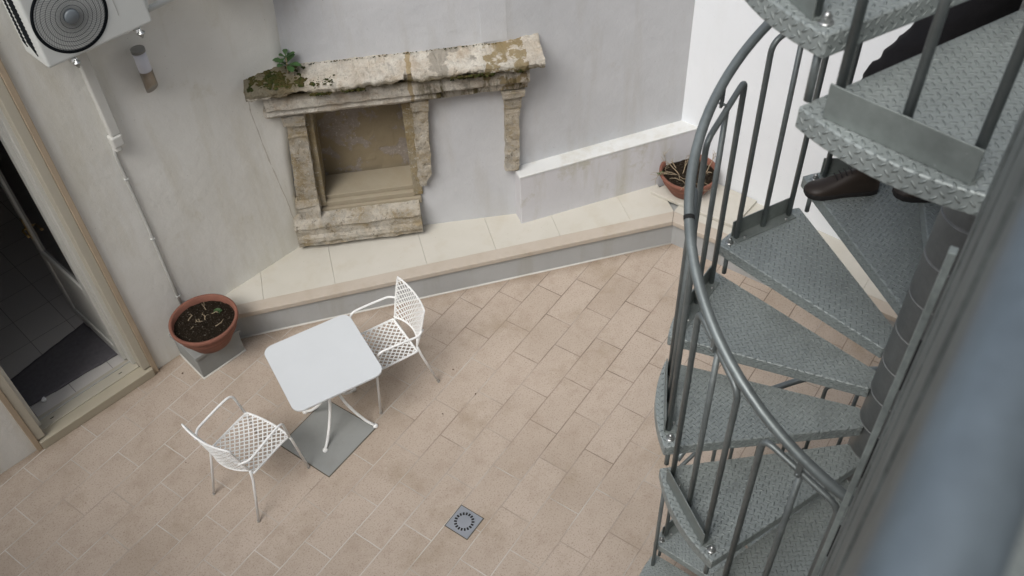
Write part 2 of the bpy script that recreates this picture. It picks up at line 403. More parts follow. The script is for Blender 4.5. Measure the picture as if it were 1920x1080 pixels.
M_['door'] = flat('white_door', (.60, .60, .56), .4, 0, .03)
M_['brass'] = flat('brass', (.45, .33, .14), .3, 1)
M_['joint'] = flat('dirty_joint', (.09, .075, .055), .95, 0, .4, 20)
M_['mat'] = flat('charcoal_mat', (.12, .115, .125), .95, 0, .3, 30, .6, 200)
M_['in_floor'] = flat('indoor_tile', (.20, .19, .18), .6, 0, .1, 3)
M_['in_wall'] = flat('indoor_wall', (.55, .53, .50), .9)
M_['drain'] = flat('grey_drain_plastic', (.26, .28, .31), .5, 0, .08)
g = NT('door_glass'); g.b.inputs['Base Color'].default_value = (.02, .02, .02, 1); g.b.inputs['Roughness'].default_value = .08; M_['glass'] = g.m
M_['trouser'] = flat('black_trousers', (.012, .010, .011), .85, 0, .3, 20, .4, 120)
M_['shoe'] = flat('brown_leather', (.030, .020, .014), .5, 0, .35, 20)
M_['sole'] = flat('dark_sole', (.015, .013, .012), .8)
M_['coat'] = flat('dark_coat', (.010, .009, .010), .9, spec=.1)
M_['skin'] = flat('skin', (.42, .25, .18), .55)
M_['hair'] = flat('dark_hair', (.02, .013, .01), .6)

# ================================================================== SETTING
def quad_sheet(mb, a, b, z0, z1, nx=1, nz=1):
    pass

fl = MB(); fl.add([(-9, -9, 0), (12, -9, 0), (12, 12, 0), (-9, 12, 0)], [(0, 1, 2, 3)])
# floor ends at the walls: outside it is plain ground
floor = fl.build('floor', M_['floor']); tag(floor, kind='structure')

LA = Vector((.76108, 5.54725, 0)); LD = Vector((.98791, -.15503, 0)); LN = Vector((-.15503, -.98791, 0))
def LW(s, off=0.0, z=0.0): return LA + LD * s + LN * off + Vector((0, 0, z))
O = Vector((3.6958, 5.1593, 0)); T = Vector((.67991, -.73329, 0)); N = Vector((-.73329, -.67991, 0))
def BW(s, p=0.0, z=0.0): return O + T * s + N * p + Vector((0, 0, z))

def wall_sheet(cols, zs, thick):
    """wall of given plan columns [(func z->Vector)] and heights, with real thickness behind"""
    pass

# ---- left wall (with the doorway opening), gently rounded into the corner
def left_wall():
    mb = MB(); TH = 4.6
    def rect(s0, s1, z0, z1, n=6):
        for i in range(n):
            a = lerp(s0, s1, i / n); b = lerp(s0, s1, (i + 1) / n)
            mb.add([LW(a, 0, z0), LW(b, 0, z0), LW(b, 0, z1), LW(a, 0, z1)], [(0, 1, 2, 3)], smooth=True)
    rect(-7, .34, 0, TH); rect(.34, 1.34, 3.2, TH)
    # right of the door: grid leaning into the corner
    zs = [0, .3, .8, 1.3, 1.8, 2.1, 2.6, 3.4, TH]
    cx = [(3.74, 5.085), (3.735, 5.08), (3.73, 5.075), (3.77, 5.045), (3.84, 4.995), (3.878, 4.963), (3.905, 4.935), (3.95, 4.88), (4.0, 4.82)]
    ss = [1.34, 1.9, 2.4, 2.75]
    grid = []
    for z, c in zip(zs, cx):
        row = [LW(s, 0, z) for s in ss]
        e = Vector((c[0], c[1], z)); p0 = LW(2.75, 0, z)
        for k in range(1, 7):
            t = k / 6; q = p0.lerp(e, t); base = LW(2.75 + (e.x - p0.x) / LD.x * t, 0, z)
            q = base.lerp(Vector((q.x, q.y, z)), t ** 1.5)
            row.append(q)
        row.append(e + T * .0 + Vector((.15, .15, 0)))
        grid.append(row)
    n = len(grid[0]); vs = [v for r in grid for v in r]
    fs = [(j * n + i, j * n + i + 1, (j + 1) * n + i + 1, (j + 1) * n + i) for j in range(len(zs) - 1) for i in range(n - 1)]
    mb.add(vs, fs, smooth=True)
    # back and top faces give it thickness
    mb.add([LW(-7, -.28, 0), LW(.34, -.28, 0), LW(.34, -.28, TH), LW(-7, -.28, TH)], [(3, 2, 1, 0)])
    mb.add([LW(1.34, -.28, 0), LW(3.3, -.28, 0), LW(3.3, -.28, TH), LW(1.34, -.28, TH)], [(3, 2, 1, 0)])
    mb.add([LW(.34, -.28, 3.2), LW(1.34, -.28, 3.2), LW(1.34, -.28, TH), LW(.34, -.28, TH)], [(3, 2, 1, 0)])
    mb.add([LW(-7, 0, TH), LW(3.2, 0, TH), LW(3.2, -.28, TH), LW(-7, -.28, TH)], [(0, 1, 2, 3)])
    return mb.build('plaster_wall', M_['wall_left'])
LWALL = left_wall()
def seams():
    from mathutils.bvhtree import BVHTree
    bm = bmesh.new(); bm.from_mesh(LWALL.data); bv = BVHTree.FromBMesh(bm); m = MB()
    for pts in ([(3.572, 1.98), (3.574, 1.88), (3.565, 1.78), (3.60, 1.3), (3.655, .80), (3.675, .5), (3.70, .31)],):
        P_ = []
        for i in range(len(pts) - 1):
            for k in range(8):
                x = lerp(pts[i][0], pts[i + 1][0], k / 8) + noise.noise(Vector((i * 3 + k * .5, 2, 0))) * .006; z = lerp(pts[i][1], pts[i + 1][1], k / 8)
                h = bv.ray_cast(Vector((x, 3.5, z)), Vector((0, 1, 0)))[0]
                if h: P_.append(h + Vector((0, .0065, 0)))
        m.tube(P_, [.0085 + .003 * noise.noise(Vector((q * .7, 5, 0))) for q in range(len(P_))], 6)
    bm.free(); m.build('plaster_seam', M_['seam'], LWALL)
M_['seam'] = plaster('seam_plaster', (.50, .475, .42), (.55, .53, .49), dirt=(.40, .33, .25), dirt_amt=.6)
seams()
tag(LWALL, 'grey beige plaster wall with the doorway and the air conditioner', 'wall')

# ---- back wall, bends once, with the opening of the niche
def back_wall():
    mb = MB(); TH = 4.6; h0, h1, z0, z1 = .30, 1.13, .55, 1.74
    def rect(a, b, c, d, p=0.0): mb.add([BW(a, p, c), BW(b, p, c), BW(b, p, d), BW(a, p, d)], [(0, 1, 2, 3)])
    rect(-.4, h0, 0, TH); rect(h0, h1, 0, z0); rect(h0, h1, z1, TH); rect(h1, 1.98, 0, TH)
    A = BW(1.98, 0, 0); B = Vector((6.41, 2.79, 0)); B2 = B + (B - A).normalized() * .4
    mb.add([A, B2, B2 + Vector((0, 0, TH)), A + Vector((0, 0, TH))], [(0, 1, 2, 3)])
    # proud strip of older plaster above the cornice
    q = [BW(1.78, .012), BW(1.98, .001), BW(1.98, -.05), BW(1.78, -.05)]; mb.prism([(v.x, v.y) for v in q], 2.09, 4.59)
    # thickness
    mb.add([BW(-.4, 0, TH), BW(1.98, 0, TH), B2 + Vector((0, 0, TH)), B2 - N * .4 + Vector((0, 0, TH)), BW(-.4, -.4, TH)], [(0, 1, 2, 3, 4)])
    return mb.build('plaster_wall', M_['wall_back'])
tag(back_wall(), 'lilac grey plaster wall behind the stone niche', 'wall')

# ---- right wall and walls out of the picture
RW0 = Vector((6.41, 2.79, 0)); RWD = Vector((-.0926, -.9957, 0))
def right_wall():
    mb = MB(); a = RW0 - RWD * .4; b = RW0 + RWD * 4.2; th = Vector((.3, 0, 0)); H = Vector((0, 0, 5.4))
    mb.add([a, b, b + H, a + H, a + th, b + th, b + th + H, a + th + H], [(0, 1, 2, 3), (7, 6, 5, 4), (3, 2, 6, 7), (1, 5, 6, 2), (0, 3, 7, 4)])
    return mb.build('plaster_wall', M_['wall_right'])
tag(right_wall(), 'bright white plaster wall behind the spiral staircase', 'wall')
sw = MB(); sw.box((1.0, -1.35, 4.2), (11.5, .3, 8.4)); tag(sw.build('plaster_wall', M_['wall_near']), 'tall pale house wall on the near side of the courtyard', 'wall')
ww = MB(); ww.box((-3.4, 2.3, 2.7), (.3, 7.8, 5.4)); tag(ww.build('plaster_wall', M_['wall_near']), 'dull pale unseen wall raised to shade the far left side of the courtyard', 'wall')  # out of view, height set to block sky and sun over the left paving

# ================================================================== LEDGE
def ledge():
    root = empty('stone_ledge', (0, 0, 0), label='cream tiled masonry ledge with pinkish stone coping along the back wall', cat='ledge')
    rd = Vector((2.968, -2.5156, 0)).normalized(); a = Vector((2.55, 5.161, 0)) ; b = Vector((5.735, 2.462, 0)); c = Vector((5.60, .6, 0)) + Vector((.02, 0, 0))
    c = Vector((5.60, -.9, 0))
    # riser
    r = MB(); r.prism([(a.x, a.y), (b.x, b.y), (c.x, c.y), (c.x + .3, c.y), (b.x + .35, b.y + .1), (a.x + .3, a.y + .3)], 0, .255)
    r.build('riser', M_['riser'], root)
    mor = MB(); nrm = Vector((rd.y, -rd.x, 0))
    mor.tube([a + nrm * -.0, a.lerp(b, .25) , a.lerp(b, .5), a.lerp(b, .75), b], .011, 6)
    mor.build('mortar_fillet', M_['wall_other'], root)
    # coping strips, mitred at the inner corner
    out = Vector((-rd.y, rd.x, 0)) * -1
    out = Vector((rd.y, -rd.x, 0)); out = out if out.x < 0 else -out
    ca, cb = a + out * .02, Vector((5.70, 2.455, 0)); cc = Vector((5.565, -.9, 0))
    ins = -out * .12
    ia, ib, ic = ca + ins, Vector((5.83, 2.51, 0)), Vector((5.69, -.9, 0))
    # keep coping front on the measured line
    cop = MB(); cop.prism([(ca.x, ca.y), (cb.x, cb.y), (ib.x, ib.y), (ia.x, ia.y)], .25, .30)
    cop.build('coping', M_['coping'], root, bevel=.006)
    cop = MB(); cop.prism([(cb.x, cb.y - .002), (cc.x, cc.y), (ic.x, ic.y), (ib.x, ib.y - .002)], .25, .30)
    cop.build('coping', M_['coping'], root, bevel=.006)
    # tiles on top (each a slab with open joints)
    L = (ib - ia).length; cuts = [0, .52, 1.13, 1.93, 2.55, 3.14, 3.8, L]
    for i in range(len(cuts) - 1):
        t0, t1 = cuts[i] / L, cuts[i + 1] / L
        p0, p1 = ia.lerp(ib, t0) , ia.lerp(ib, t1); d = (ib - ia).normalized() * .0007
        q = -out * 1.1
        tl = MB(); p0 = p0 + d; p1 = p1 - d
        tl.prism([(p0.x, p0.y), (p1.x, p1.y), (p1.x + q.x, p1.y + q.y), (p0.x + q.x, p0.y + q.y)], .262, .297)
        tl.build('ledge_tile', M_['ledge_tile'], root, bevel=.0015)
    q = Vector((1.0, 0, 0)); ys = [2.51, 1.95, 1.35, .75, .15, -.9]
    for i in range(len(ys) - 1):
        def xx(y): return lerp(ib.x, ic.x, (ib.y - y) / (ib.y - ic.y))
        y0, y1 = ys[i] - .0007, ys[i + 1] + .0007
        tl = MB(); tl.prism([(xx(y0) + .002, y0), (xx(y1) + .002, y1), (xx(y1) + .9, y1), (xx(y0) + .9, y0)], .262, .2975)
        tl.build('ledge_tile', M_['ledge_tile'], root, bevel=.0015)
ledge()
sl = MB(); sl.prism([(5.925, 2.80), (5.90, 1.96), (6.32, 1.93), (6.38, 2.62)], .3, .332)
tag(sl.build('stone_slab', M_['ledge_tile'], bevel=.004), 'loose cream stone slab under the right flowerpot', 'slab')

# thick masonry step against the back wall
def step_block():
    root = empty('masonry_step', (0, 0, 0), label='low white topped masonry block against the back wall beside the right flowerpot', cat='masonry block')
    f0, f1 = (4.955, 3.585), (6.40, 2.60); b0, b1 = (5.06, 3.73), (6.50, 2.78)
    m = MB(); m.prism([f0, f1, b1, b0], .26, .815); m.build('face', M_['block_front'], root, bevel=.006)
    m = MB(); m.prism([(f0[0] - .004, f0[1] - .004), (f1[0], f1[1] - .006), b1, b0], .817, .835); m.build('white_top', M_['block_top'], root, bevel=.006)
step_block()

# ================================================================== NICHE
def rough(mb, amp=.012, sc=9, seed=0, keep=None):
    out = []
    for v in mb.v:
        p = Vector(v); q = p * sc + Vector((seed, seed * .7, 0))
        d = noise.noise_vector(q) * amp + noise.noise_vector(q * 3.1) * amp * .5 + noise.noise_vector(q * 8) * amp * .22
        out.append(tuple(p + d))
    mb.v = out; return mb

def profile_run(prof_fn, s0, s1, n, z_fn=None):
    """sweep a (p,z) profile along the back wall; prof_fn(s)->list"""
    mb = MB(); rows = []
    for i in range(n + 1):
        s = lerp(s0, s1, i / n); rows.append([BW(s, p, z) for p, z in prof_fn(s)])
    m = len(rows[0]); vs = [v for r in rows for v in r]
    fs = [(i * m + k, (i + 1) * m + k, (i + 1) * m + k + 1, i * m + k + 1) for i in range(n) for k in range(m - 1)]
    fs.append(tuple(range(m))); fs.append(tuple(n * m + k for k in range(m - 1, -1, -1)))
    return mb.add(vs, fs, smooth=False)

def densify(prof, step=.025):
    out = []
    for i in range(len(prof) - 1):
        a, b = prof[i], prof[i + 1]; n = 4
        out += [(lerp(a[0], b[0], k / n), lerp(a[1], b[1], k / n)) for k in range(n)]
    return out + [prof[-1]]

def niche():
    root = empty('stone_niche', BW(.7, 0, .3), label='weathered limestone niche with mossy cornice and two pilasters in the back wall', cat='niche')
    inv = Matrix.Translation(-BW(.7, 0, .3))
    def fin(mb, name, mat, bevel=0.0):
        mb.v = [tuple(inv @ Vector(v)) for v in mb.v]; return mb.build(name, mat, root, bevel)
    # cornice slab
    def slab(s):
        e = noise.noise(Vector((s * 6, 3, 0))) * .022 + noise.noise(Vector((s * 19, 7, 0))) * .012
        chip = .05 if 1.16 < s < 1.22 else 0; g_ = max(0, noise.noise(Vector((s * 4, 17, 0)))) * .05
        return densify([(-.12, 2.085), (.02, 2.075), (.26 + e - chip * .4, 2.045), (.285 + e - chip, 2.02), (.28 + e - chip, 1.985 + g_), (.235 + e * .5, 1.955 + g_), (.19, 1.945 + g_ * .6), (-.06, 1.93)], .028)
    fin(rough(profile_run(slab, -.03, 2.225, 160), .016, 12, 2), 'cornice_slab', M_['stone_cornice'])
    def fascia(s):
        return densify([(-.05, 1.95), (.205, 1.95), (.20, 1.82), (.165, 1.79), (-.05, 1.79)], .028)
    fin(rough(profile_run(fascia, .08, 2.12, 110), .007, 11, 5), 'fascia', M_['stone_cornice'])
    def lip(s):
        e = noise.noise(Vector((s * 7, 13, 0))) * .012
        return densify([(-.05, 1.80), (.165 + e, 1.795), (.175 + e, 1.755), (.13, 1.725), (.10, 1.69), (-.05, 1.69)], .028)
    fin(rough(profile_run(lip, .05, 1.42, 80), .007, 13, 9), 'moulding', M_['stone_cornice'])
    def lip2(s):
        return densify([(-.05, 1.80), (.145, 1.79), (.13, 1.72), (.085, 1.70), (-.05, 1.70)], .028)
    fin(rough(profile_run(lip2, 1.425, 2.11, 40), .008, 13, 19), 'moulding', M_['stone_cornice'])
    # pilasters: trapezoid columns given by (s0,s1,p) at heights
    def pil(name, levels, seed, amp=.008, mat='stone'):
        mb = MB(); dense = []
        for i in range(len(levels) - 1):
            a, b = levels[i], levels[i + 1]; n = max(1, int(abs(b[0] - a[0]) / .025))
            for k in range(n): dense.append(tuple(lerp(a[j], b[j], k / n) for j in range(4)))
        dense.append(levels[-1]); ring = 0; vs = []; NS = 5
        for z, s0, s1, p in dense:
            pts = [(s0, -.05)] + [(s0, lerp(-.05, p, k / 4)) for k in range(1, 5)] + [(lerp(s0, s1, k / NS), p) for k in range(1, NS)] + [(s1, lerp(p, -.05, k / 4)) for k in range(0, 5)]
            ring = len(pts); vs += [BW(s, q, z) for s, q in pts]
        m = ring; n = len(dense)
        fs = [(i * m + k, (i + 1) * m + k, (i + 1) * m + k + 1, i * m + k + 1) for i in range(n - 1) for k in range(m - 1)]
        fs.append(tuple(range(m))); fs.append(tuple((n - 1) * m + k for k in range(m - 1, -1, -1)))
        mb.add(vs, fs); fin(rough(mb, amp * 1.35, 14, seed), name, M_[mat])
    pil('pilaster', [(1.69, .155, .335, .12), (1.60, .16, .335, .115), (1.585, .175, .325, .09), (1.50, .175, .325, .09), (1.485, .165, .33, .10), (1.46, .17, .325, .085),
                     (.82, .105, .275, .085), (.80, .085, .285, .105), (.76, .085, .285, .11), (.74, .09, .28, .095), (.605, .08, .275, .10)], 3)
    pil('pilaster', [(1.69, 1.175, 1.315, .12), (1.60, 1.18, 1.31, .11), (1.57, 1.185, 1.30, .085), (1.0, 1.155, 1.27, .085), (.93, 1.15, 1.265, .08), (.85, 1.155, 1.22, .07), (.80, 1.165, 1.215, .06)], 23)
    pil('bracket', [(1.70, 1.90, 2.09, .15), (1.64, 1.905, 2.085, .14), (1.61, 1.915, 2.06, .10), (1.52, 1.92, 2.055, .095), (1.49, 1.925, 2.045, .08), (.95, 1.905, 2.025, .08), (.86, 1.90, 2.02, .075)], 33)
    # plinth with mouldings
    def pl(s):
        e = noise.noise(Vector((s * 8, 31, 0))) * .010
        return densify([(-.05, .665), (.0, .66), (.10, .62), (.15 + e, .60), (.165 + e, .565), (.15, .54), (.145, .47), (.165 + e, .45), (.17 + e, .41), (.15, .39), (.155, .355), (.12, .335), (-.05, .335)], .022)
    fin(rough(profile_run(pl, .03, 1.125, 60), .009, 12, 41), 'plinth', M_['stone'])
    # jamb stones around the opening (yellow, smoother), as trapezoids
    def jamb(pts, p0=-.30, p1=.025):
        mb = MB(); n = len(pts); vs = [BW(s, p1, z) for s, z in pts] + [BW(s, p0, z) for s, z in pts]
        fs = [tuple(range(n)), tuple(range(2 * n - 1, n - 1, -1))] + [(i, n + i, n + (i + 1) % n, (i + 1) % n) for i in range(n)]
        mb.add(vs, fs); fin(mb, 'jamb', M_['stone_jamb'], .006)
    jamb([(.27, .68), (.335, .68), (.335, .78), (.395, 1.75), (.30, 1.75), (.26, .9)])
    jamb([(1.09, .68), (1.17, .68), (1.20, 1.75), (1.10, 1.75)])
    mb = MB()
    for z0, z1, p0, p1 in ((.60, .665, -.3, .045), (.665, .715, -.3, .02), (.715, .76, -.3, -.02)):
        a = [BW(.275 if z1 < .7 else .33, p1, z0), BW(1.15 if z1 < .7 else 1.095, p1, z0), BW(1.15 if z1 < .7 else 1.095, p0, z0), BW(.275 if z1 < .7 else .33, p0, z0)]
        b = [v + Vector((0, 0, z1 - z0)) for v in a]
        mb.add(a + b, [(0, 1, 5, 4), (4, 5, 6, 7), (3, 2, 1, 0), (0, 4, 7, 3), (1, 2, 6, 5)])
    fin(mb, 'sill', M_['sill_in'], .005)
    # recess interior
    mb = MB(); sl_, sr = .30, 1.14; pb = -.33; nx, nz = 40, 40; vs = []
    for j in range(nz + 1):
        for i in range(nx + 1):
            s = lerp(sl_, sr, i / nx); z = lerp(.60, 1.76, j / nz); q = Vector((s * 5, z * 7, 0))
            d = .004 * min(1, max(0, noise.noise(q) * 8)) + noise.noise(q * 2) * .005
            vs.append(BW(s, pb + d, z))
    mb.add(vs, [(j * (nx + 1) + i, j * (nx + 1) + i + 1, (j + 1) * (nx + 1) + i + 1, (j + 1) * (nx + 1) + i) for j in range(nz) for i in range(nx)], smooth=False)
    mb.add([BW(sl_, pb, 1.76), BW(sr, pb, 1.76), BW(sr, 0, 1.76), BW(sl_, 0, 1.76)], [(0, 1, 2, 3)])
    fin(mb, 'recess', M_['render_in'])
niche()

# moss and a weed on the cornice
def leaf_fan(mb, c, n, L, W, lift=.5, seed=0):
    rnd = random.Random(seed)
    for k in range(n):
        a = 2 * math.pi * k / n + rnd.uniform(-.3, .3); l = L * rnd.uniform(.7, 1.1); el = rnd.uniform(.15, lift)
        d = Vector((math.cos(a) * math.cos(el), math.sin(a) * math.cos(el), math.sin(el))); sd_ = Vector((-math.sin(a), math.cos(a), 0))
        prof = [(0, .06), (.25, .25), (.5, .8), (.72, 1.0), (.9, .7), (1, .08)]; vs = []
        for t, wd in prof:
            p = Vector(c) + d * l * t + Vector((0, 0, -l * .35 * t * t)); vs += [p - sd_ * W * wd * .5 + Vector((0, 0, .12 * W * wd)), p + Vector((0, 0, -.002)), p + sd_ * W * wd * .5 + Vector((0, 0, .12 * W * wd))]
        fs = [(i * 3 + j, i * 3 + j + 1, (i + 1) * 3 + j + 1, (i + 1) * 3 + j) for i in range(len(prof) - 1) for j in range(2)]
        mb.add(vs, fs, smooth=True)
wr = empty('weed_plant', BW(.30, .10, 2.09), label='small leafy green weed growing on the cornice by the wall corner', cat='plant')
m = MB(); leaf_fan(m, (0, 0, .05), 9, .13, .055, 1.1, 1); leaf_fan(m, (.03, .02, .09), 6, .09, .04, 1.2, 2); m.build('leaf_rosette', M_['leaf'], wr)
m = MB(); m.tube([(0, 0, -.02), (.005, 0, .05), (.02, .01, .10)], [.008, .007, .004], 6); m.build('stem', M_['twig'], wr)
def moss_bits():
    m = MB(); rnd = random.Random(5)
    def clump(c, r):
        nn = 7; vs = [Vector(c) + Vector((0, 0, r * .55))]
        for ring, (rr, hh) in enumerate(((.55, .42), (1.0, -.1))):
            for k in range(nn):
                a = 2 * math.pi * k / nn; q = rr * r * rnd.uniform(.75, 1.25)
                vs.append(Vector(c) + Vector((math.cos(a) * q, math.sin(a) * q, hh * r)))
        fs = [(0, 1 + k, 1 + (k + 1) % nn) for k in range(nn)] + [(1 + k, 1 + nn + k, 1 + nn + (k + 1) % nn, 1 + (k + 1) % nn) for k in range(nn)]
        m.add(vs, fs, smooth=True)
    for _ in range(520):
        s = rnd.uniform(.0, .48); p = rnd.uniform(.02, .25)
        if s > .25 + p * .3 + rnd.uniform(-.08, .2): continue
        clump(BW(s, p, 2.068 - .1 * p), rnd.uniform(.006, .026))
    for _ in range(60):
        clump(BW(rnd.gauss(.55, .04), rnd.gauss(.23, .03), 2.05), rnd.uniform(.004, .012))
    for _ in range(1100):
        s = rnd.uniform(.42, 2.2)
        if noise.noise(Vector((s * 5, 1.3, 0))) < -.05: continue
        q = rnd.random(); clump(BW(s, .292 - .05 * q + rnd.uniform(-.01, .006), 1.985 - .04 * q + rnd.uniform(-.01, .012)), rnd.uniform(.004, .013))
    for _ in range(90):
        clump(BW(rnd.uniform(.4, 1.9), .015 + rnd.uniform(0, .02), 2.083), rnd.uniform(.003, .008))
    tag(m.build('moss', M_['moss']), 'dark green moss in cushions on the top and front edge of the stone cornice', 'moss', kind='stuff')
moss_bits()

# ================================================================== DOORWAY
def doorway():
    rz = math.atan2(LD.y, LD.x)
    root = empty('doorway', LW(.835, 0, 0), rz, label='cream framed open doorway in the left wall', cat='door')
    def L(mb, x0, x1, y0, y1, z0, z1): mb.box(((x0 + x1) / 2, (y0 + y1) / 2, (z0 + z1) / 2), (x1 - x0, y1 - y0, z1 - z0)); return mb
    # local x along the wall (centre of the portal), local y into the house
    for sx in (-1, 1):
        m = MB(); a, b = (sx * .495, sx * .535); L(m, min(a, b), max(a, b), -.03, .12, .0, 3.28); m.build('outer_trim', M_['tanstone'], root, .004)
        m = MB(); a, b = (sx * .43, sx * .494); L(m, min(a, b), max(a, b), -.018, .13, .1, 3.2); m.build('jamb', M_['frame'], root, .004)
        m = MB(); a, b = (sx * .40, sx * .445); L(m, min(a, b), max(a, b), .10, .20, .1, 3.16); m.build('frame', M_['door'], root, .006)
    m = MB(); L(m, -.494, .494, -.03, .12, 3.2, 3.28); m.build('outer_trim', M_['tanstone'], root, .004)
    m = MB(); L(m, -.43, .43, -.018, .13, 3.14, 3.2); m.build('jamb', M_['frame'], root, .004)
    m = MB(); L(m, -.494, .494, -.045, .06, 0, .085); m.build('sill', M_['sillstone'], root, .006)
    m = MB(); L(m, -.43, .43, .055, .20, .02, .098); m.build('threshold', M_['frame'], root, .004)
    m = MB(); L(m, -.40, .40, .15, .162, .098, .106); m.build('track', M_['cable'], root)
    for x in (-.33, .27):
        m = MB(); L(m, x, x + .03, .10, .106, .0985, .101); m.build('weep_hole', M_['dark'], root)
    # leaf opened inwards
    hx, hy = .395, .19; e = bpy.data.objects.new('door_leaf', None)
    W_, H_ = .84, 2.3; th = R(90 + 1)
    ang = math.atan2(.843, .117) - rz
    def leafbox(mb, a0, a1, z0, z1, t=.045):
        c = Vector((hx, hy, 0)); d = Vector((math.cos(ang), math.sin(ang), 0)); mb.box(c + d * (a0 + a1) / 2 + Vector((0, 0, (z0 + z1) / 2)), (a1 - a0, t, z1 - z0), rz=ang)
    m = MB(); leafbox(m, 0, .09, .11, 3.1); leafbox(m, W_ - .09, W_, .11, 3.1); leafbox(m, .09, W_ - .09, .11, .22); leafbox(m, .09, W_ - .09, .80, .89); leafbox(m, .09, W_ - .09, 3.0, 3.1)
    lf = m.build('leaf', M_['door'], root, .006)
    m = MB(); leafbox(m, .09, W_ - .09, .22, .80, .02); m.build('lower_panel', M_['door'], lf)
    m = MB(); leafbox(m, .09, W_ - .09, .89, 3.0, .008); m.build('pane', M_['glass'], lf)
    c = Vector((hx, hy, 0)); d = Vector((math.cos(ang), math.sin(ang), 0)); q = Vector((-d.y, d.x, 0))
    m = MB(); p = c + d * (W_ - .045) + Vector((0, 0, 1.12))
    for sgn in (-1, 1):
        m.tube(round_path([p, p + q * .06 * sgn, p + q * .06 * sgn - d * .11], .02), .009, 8)
    m.box(p, (.035, .056, .2), rz=ang); m.build('handle', M_['brass'], lf)
doorway()
# room behind the door
inn = MB(); rz = math.atan2(LD.y, LD.x)
def LP(x, y, z): return LW(.835 + x, -y, z)
inn.add([LP(-2.2, .2, .092), LP(1.2, .2, .092), LP(1.2, 4.2, .092), LP(-2.2, 4.2, .092)], [(0, 1, 2, 3)])
tm = NT('indoor_floor_tiles'); bt = tm.n("ShaderNodeTexBrick"); bt.offset = 0; tm.l(tm.coord(rot=(0, 0, R(9))), bt.inputs['Vector'])
bt.inputs['Scale'].default_value = 1; bt.inputs['Brick Width'].default_value = .33; bt.inputs['Row Height'].default_value = .33; bt.inputs['Mortar Size'].default_value = .003
bt.inputs['Color1'].default_value = (.55, .53, .51, 1); bt.inputs['Color2'].default_value = (.60, .58, .55, 1); bt.inputs['Mortar'].default_value = (.28, .26, .25, 1)
tm.out(bt.outputs[0], .45)
tag(inn.build('indoor_floor', tm.m), kind='structure')
iw = MB()
for a, b in (((-2.2, .29), (-2.2, 4.2)), ((-2.2, 4.2), (1.2, 4.2)), ((1.2, 4.2), (1.2, .29))):
    iw.add([LP(*a, 0), LP(*b, 0), LP(*b, 3.5), LP(*a, 3.5)], [(0, 1, 2, 3)])
iw.add([LP(-2.2, .2, 3.5), LP(1.2, .2, 3.5), LP(1.2, 4.2, 3.5), LP(-2.2, 4.2, 3.5)], [(0, 1, 2, 3)])
tag(iw.build('indoor_walls', M_['in_wall']), kind='structure')
mm = MB()
def matgrid():
    c = [Vector((1.22, 5.83)), Vector((2.06, 5.645)), Vector((2.07, 6.2)), Vector((1.27, 6.19))]; n = 16; vs = []
    for layer in (0, 1):
        for j in range(n + 1):
            for i in range(n + 1):
                p = c[0].lerp(c[1], i / n).lerp(c[3].lerp(c[2], i / n), j / n)
                e = noise.noise(Vector((p.x * 9, p.y * 9, 0))) * .012
                p = p + Vector((e, e * .7)); vs.append((p.x, p.y, .094 + layer * (.010 + .003 * noise.noise(Vector((p.x * 14, p.y * 14, 2))))))
    K = (n + 1) ** 2
    mm.add(vs, [(K + j * (n + 1) + i, K + j * (n + 1) + i + 1, K + (j + 1) * (n + 1) + i + 1, K + (j + 1) * (n + 1) + i) for j in range(n) for i in range(n)], smooth=True)
    rim = [i for i in range(n + 1)] + [(j) * (n + 1) + n for j in range(1, n + 1)] + [n * (n + 1) + i for i in range(n - 1, -1, -1)] + [j * (n + 1) for j in range(n - 1, 0, -1)]
    b = len(mm.v) - 2 * K
    for i in range(len(rim)):
        a, c2 = rim[i], rim[(i + 1) % len(rim)]; mm.f.append((b + a, b + c2, b + K + c2, b + K + a)); mm.uv.append(None); mm.sm.append(False)
matgrid(); tag(mm.build('doormat', M_['mat']), 'charcoal rectangular doormat just inside the doorway', 'doormat')
st = MB(); rnd = random.Random(3); vs = []
st.lathe([(0, .018), (.012, .018), (.019, .012), (.02, 0.0), (.015, -.006)], (1.36, 5.76, .112), 10); rough(st, .012, 40, 4)
tag(st.build('paper_scrap', M_['white_metal']), 'crumpled white scrap of paper on the doormat edge', 'paper scrap')

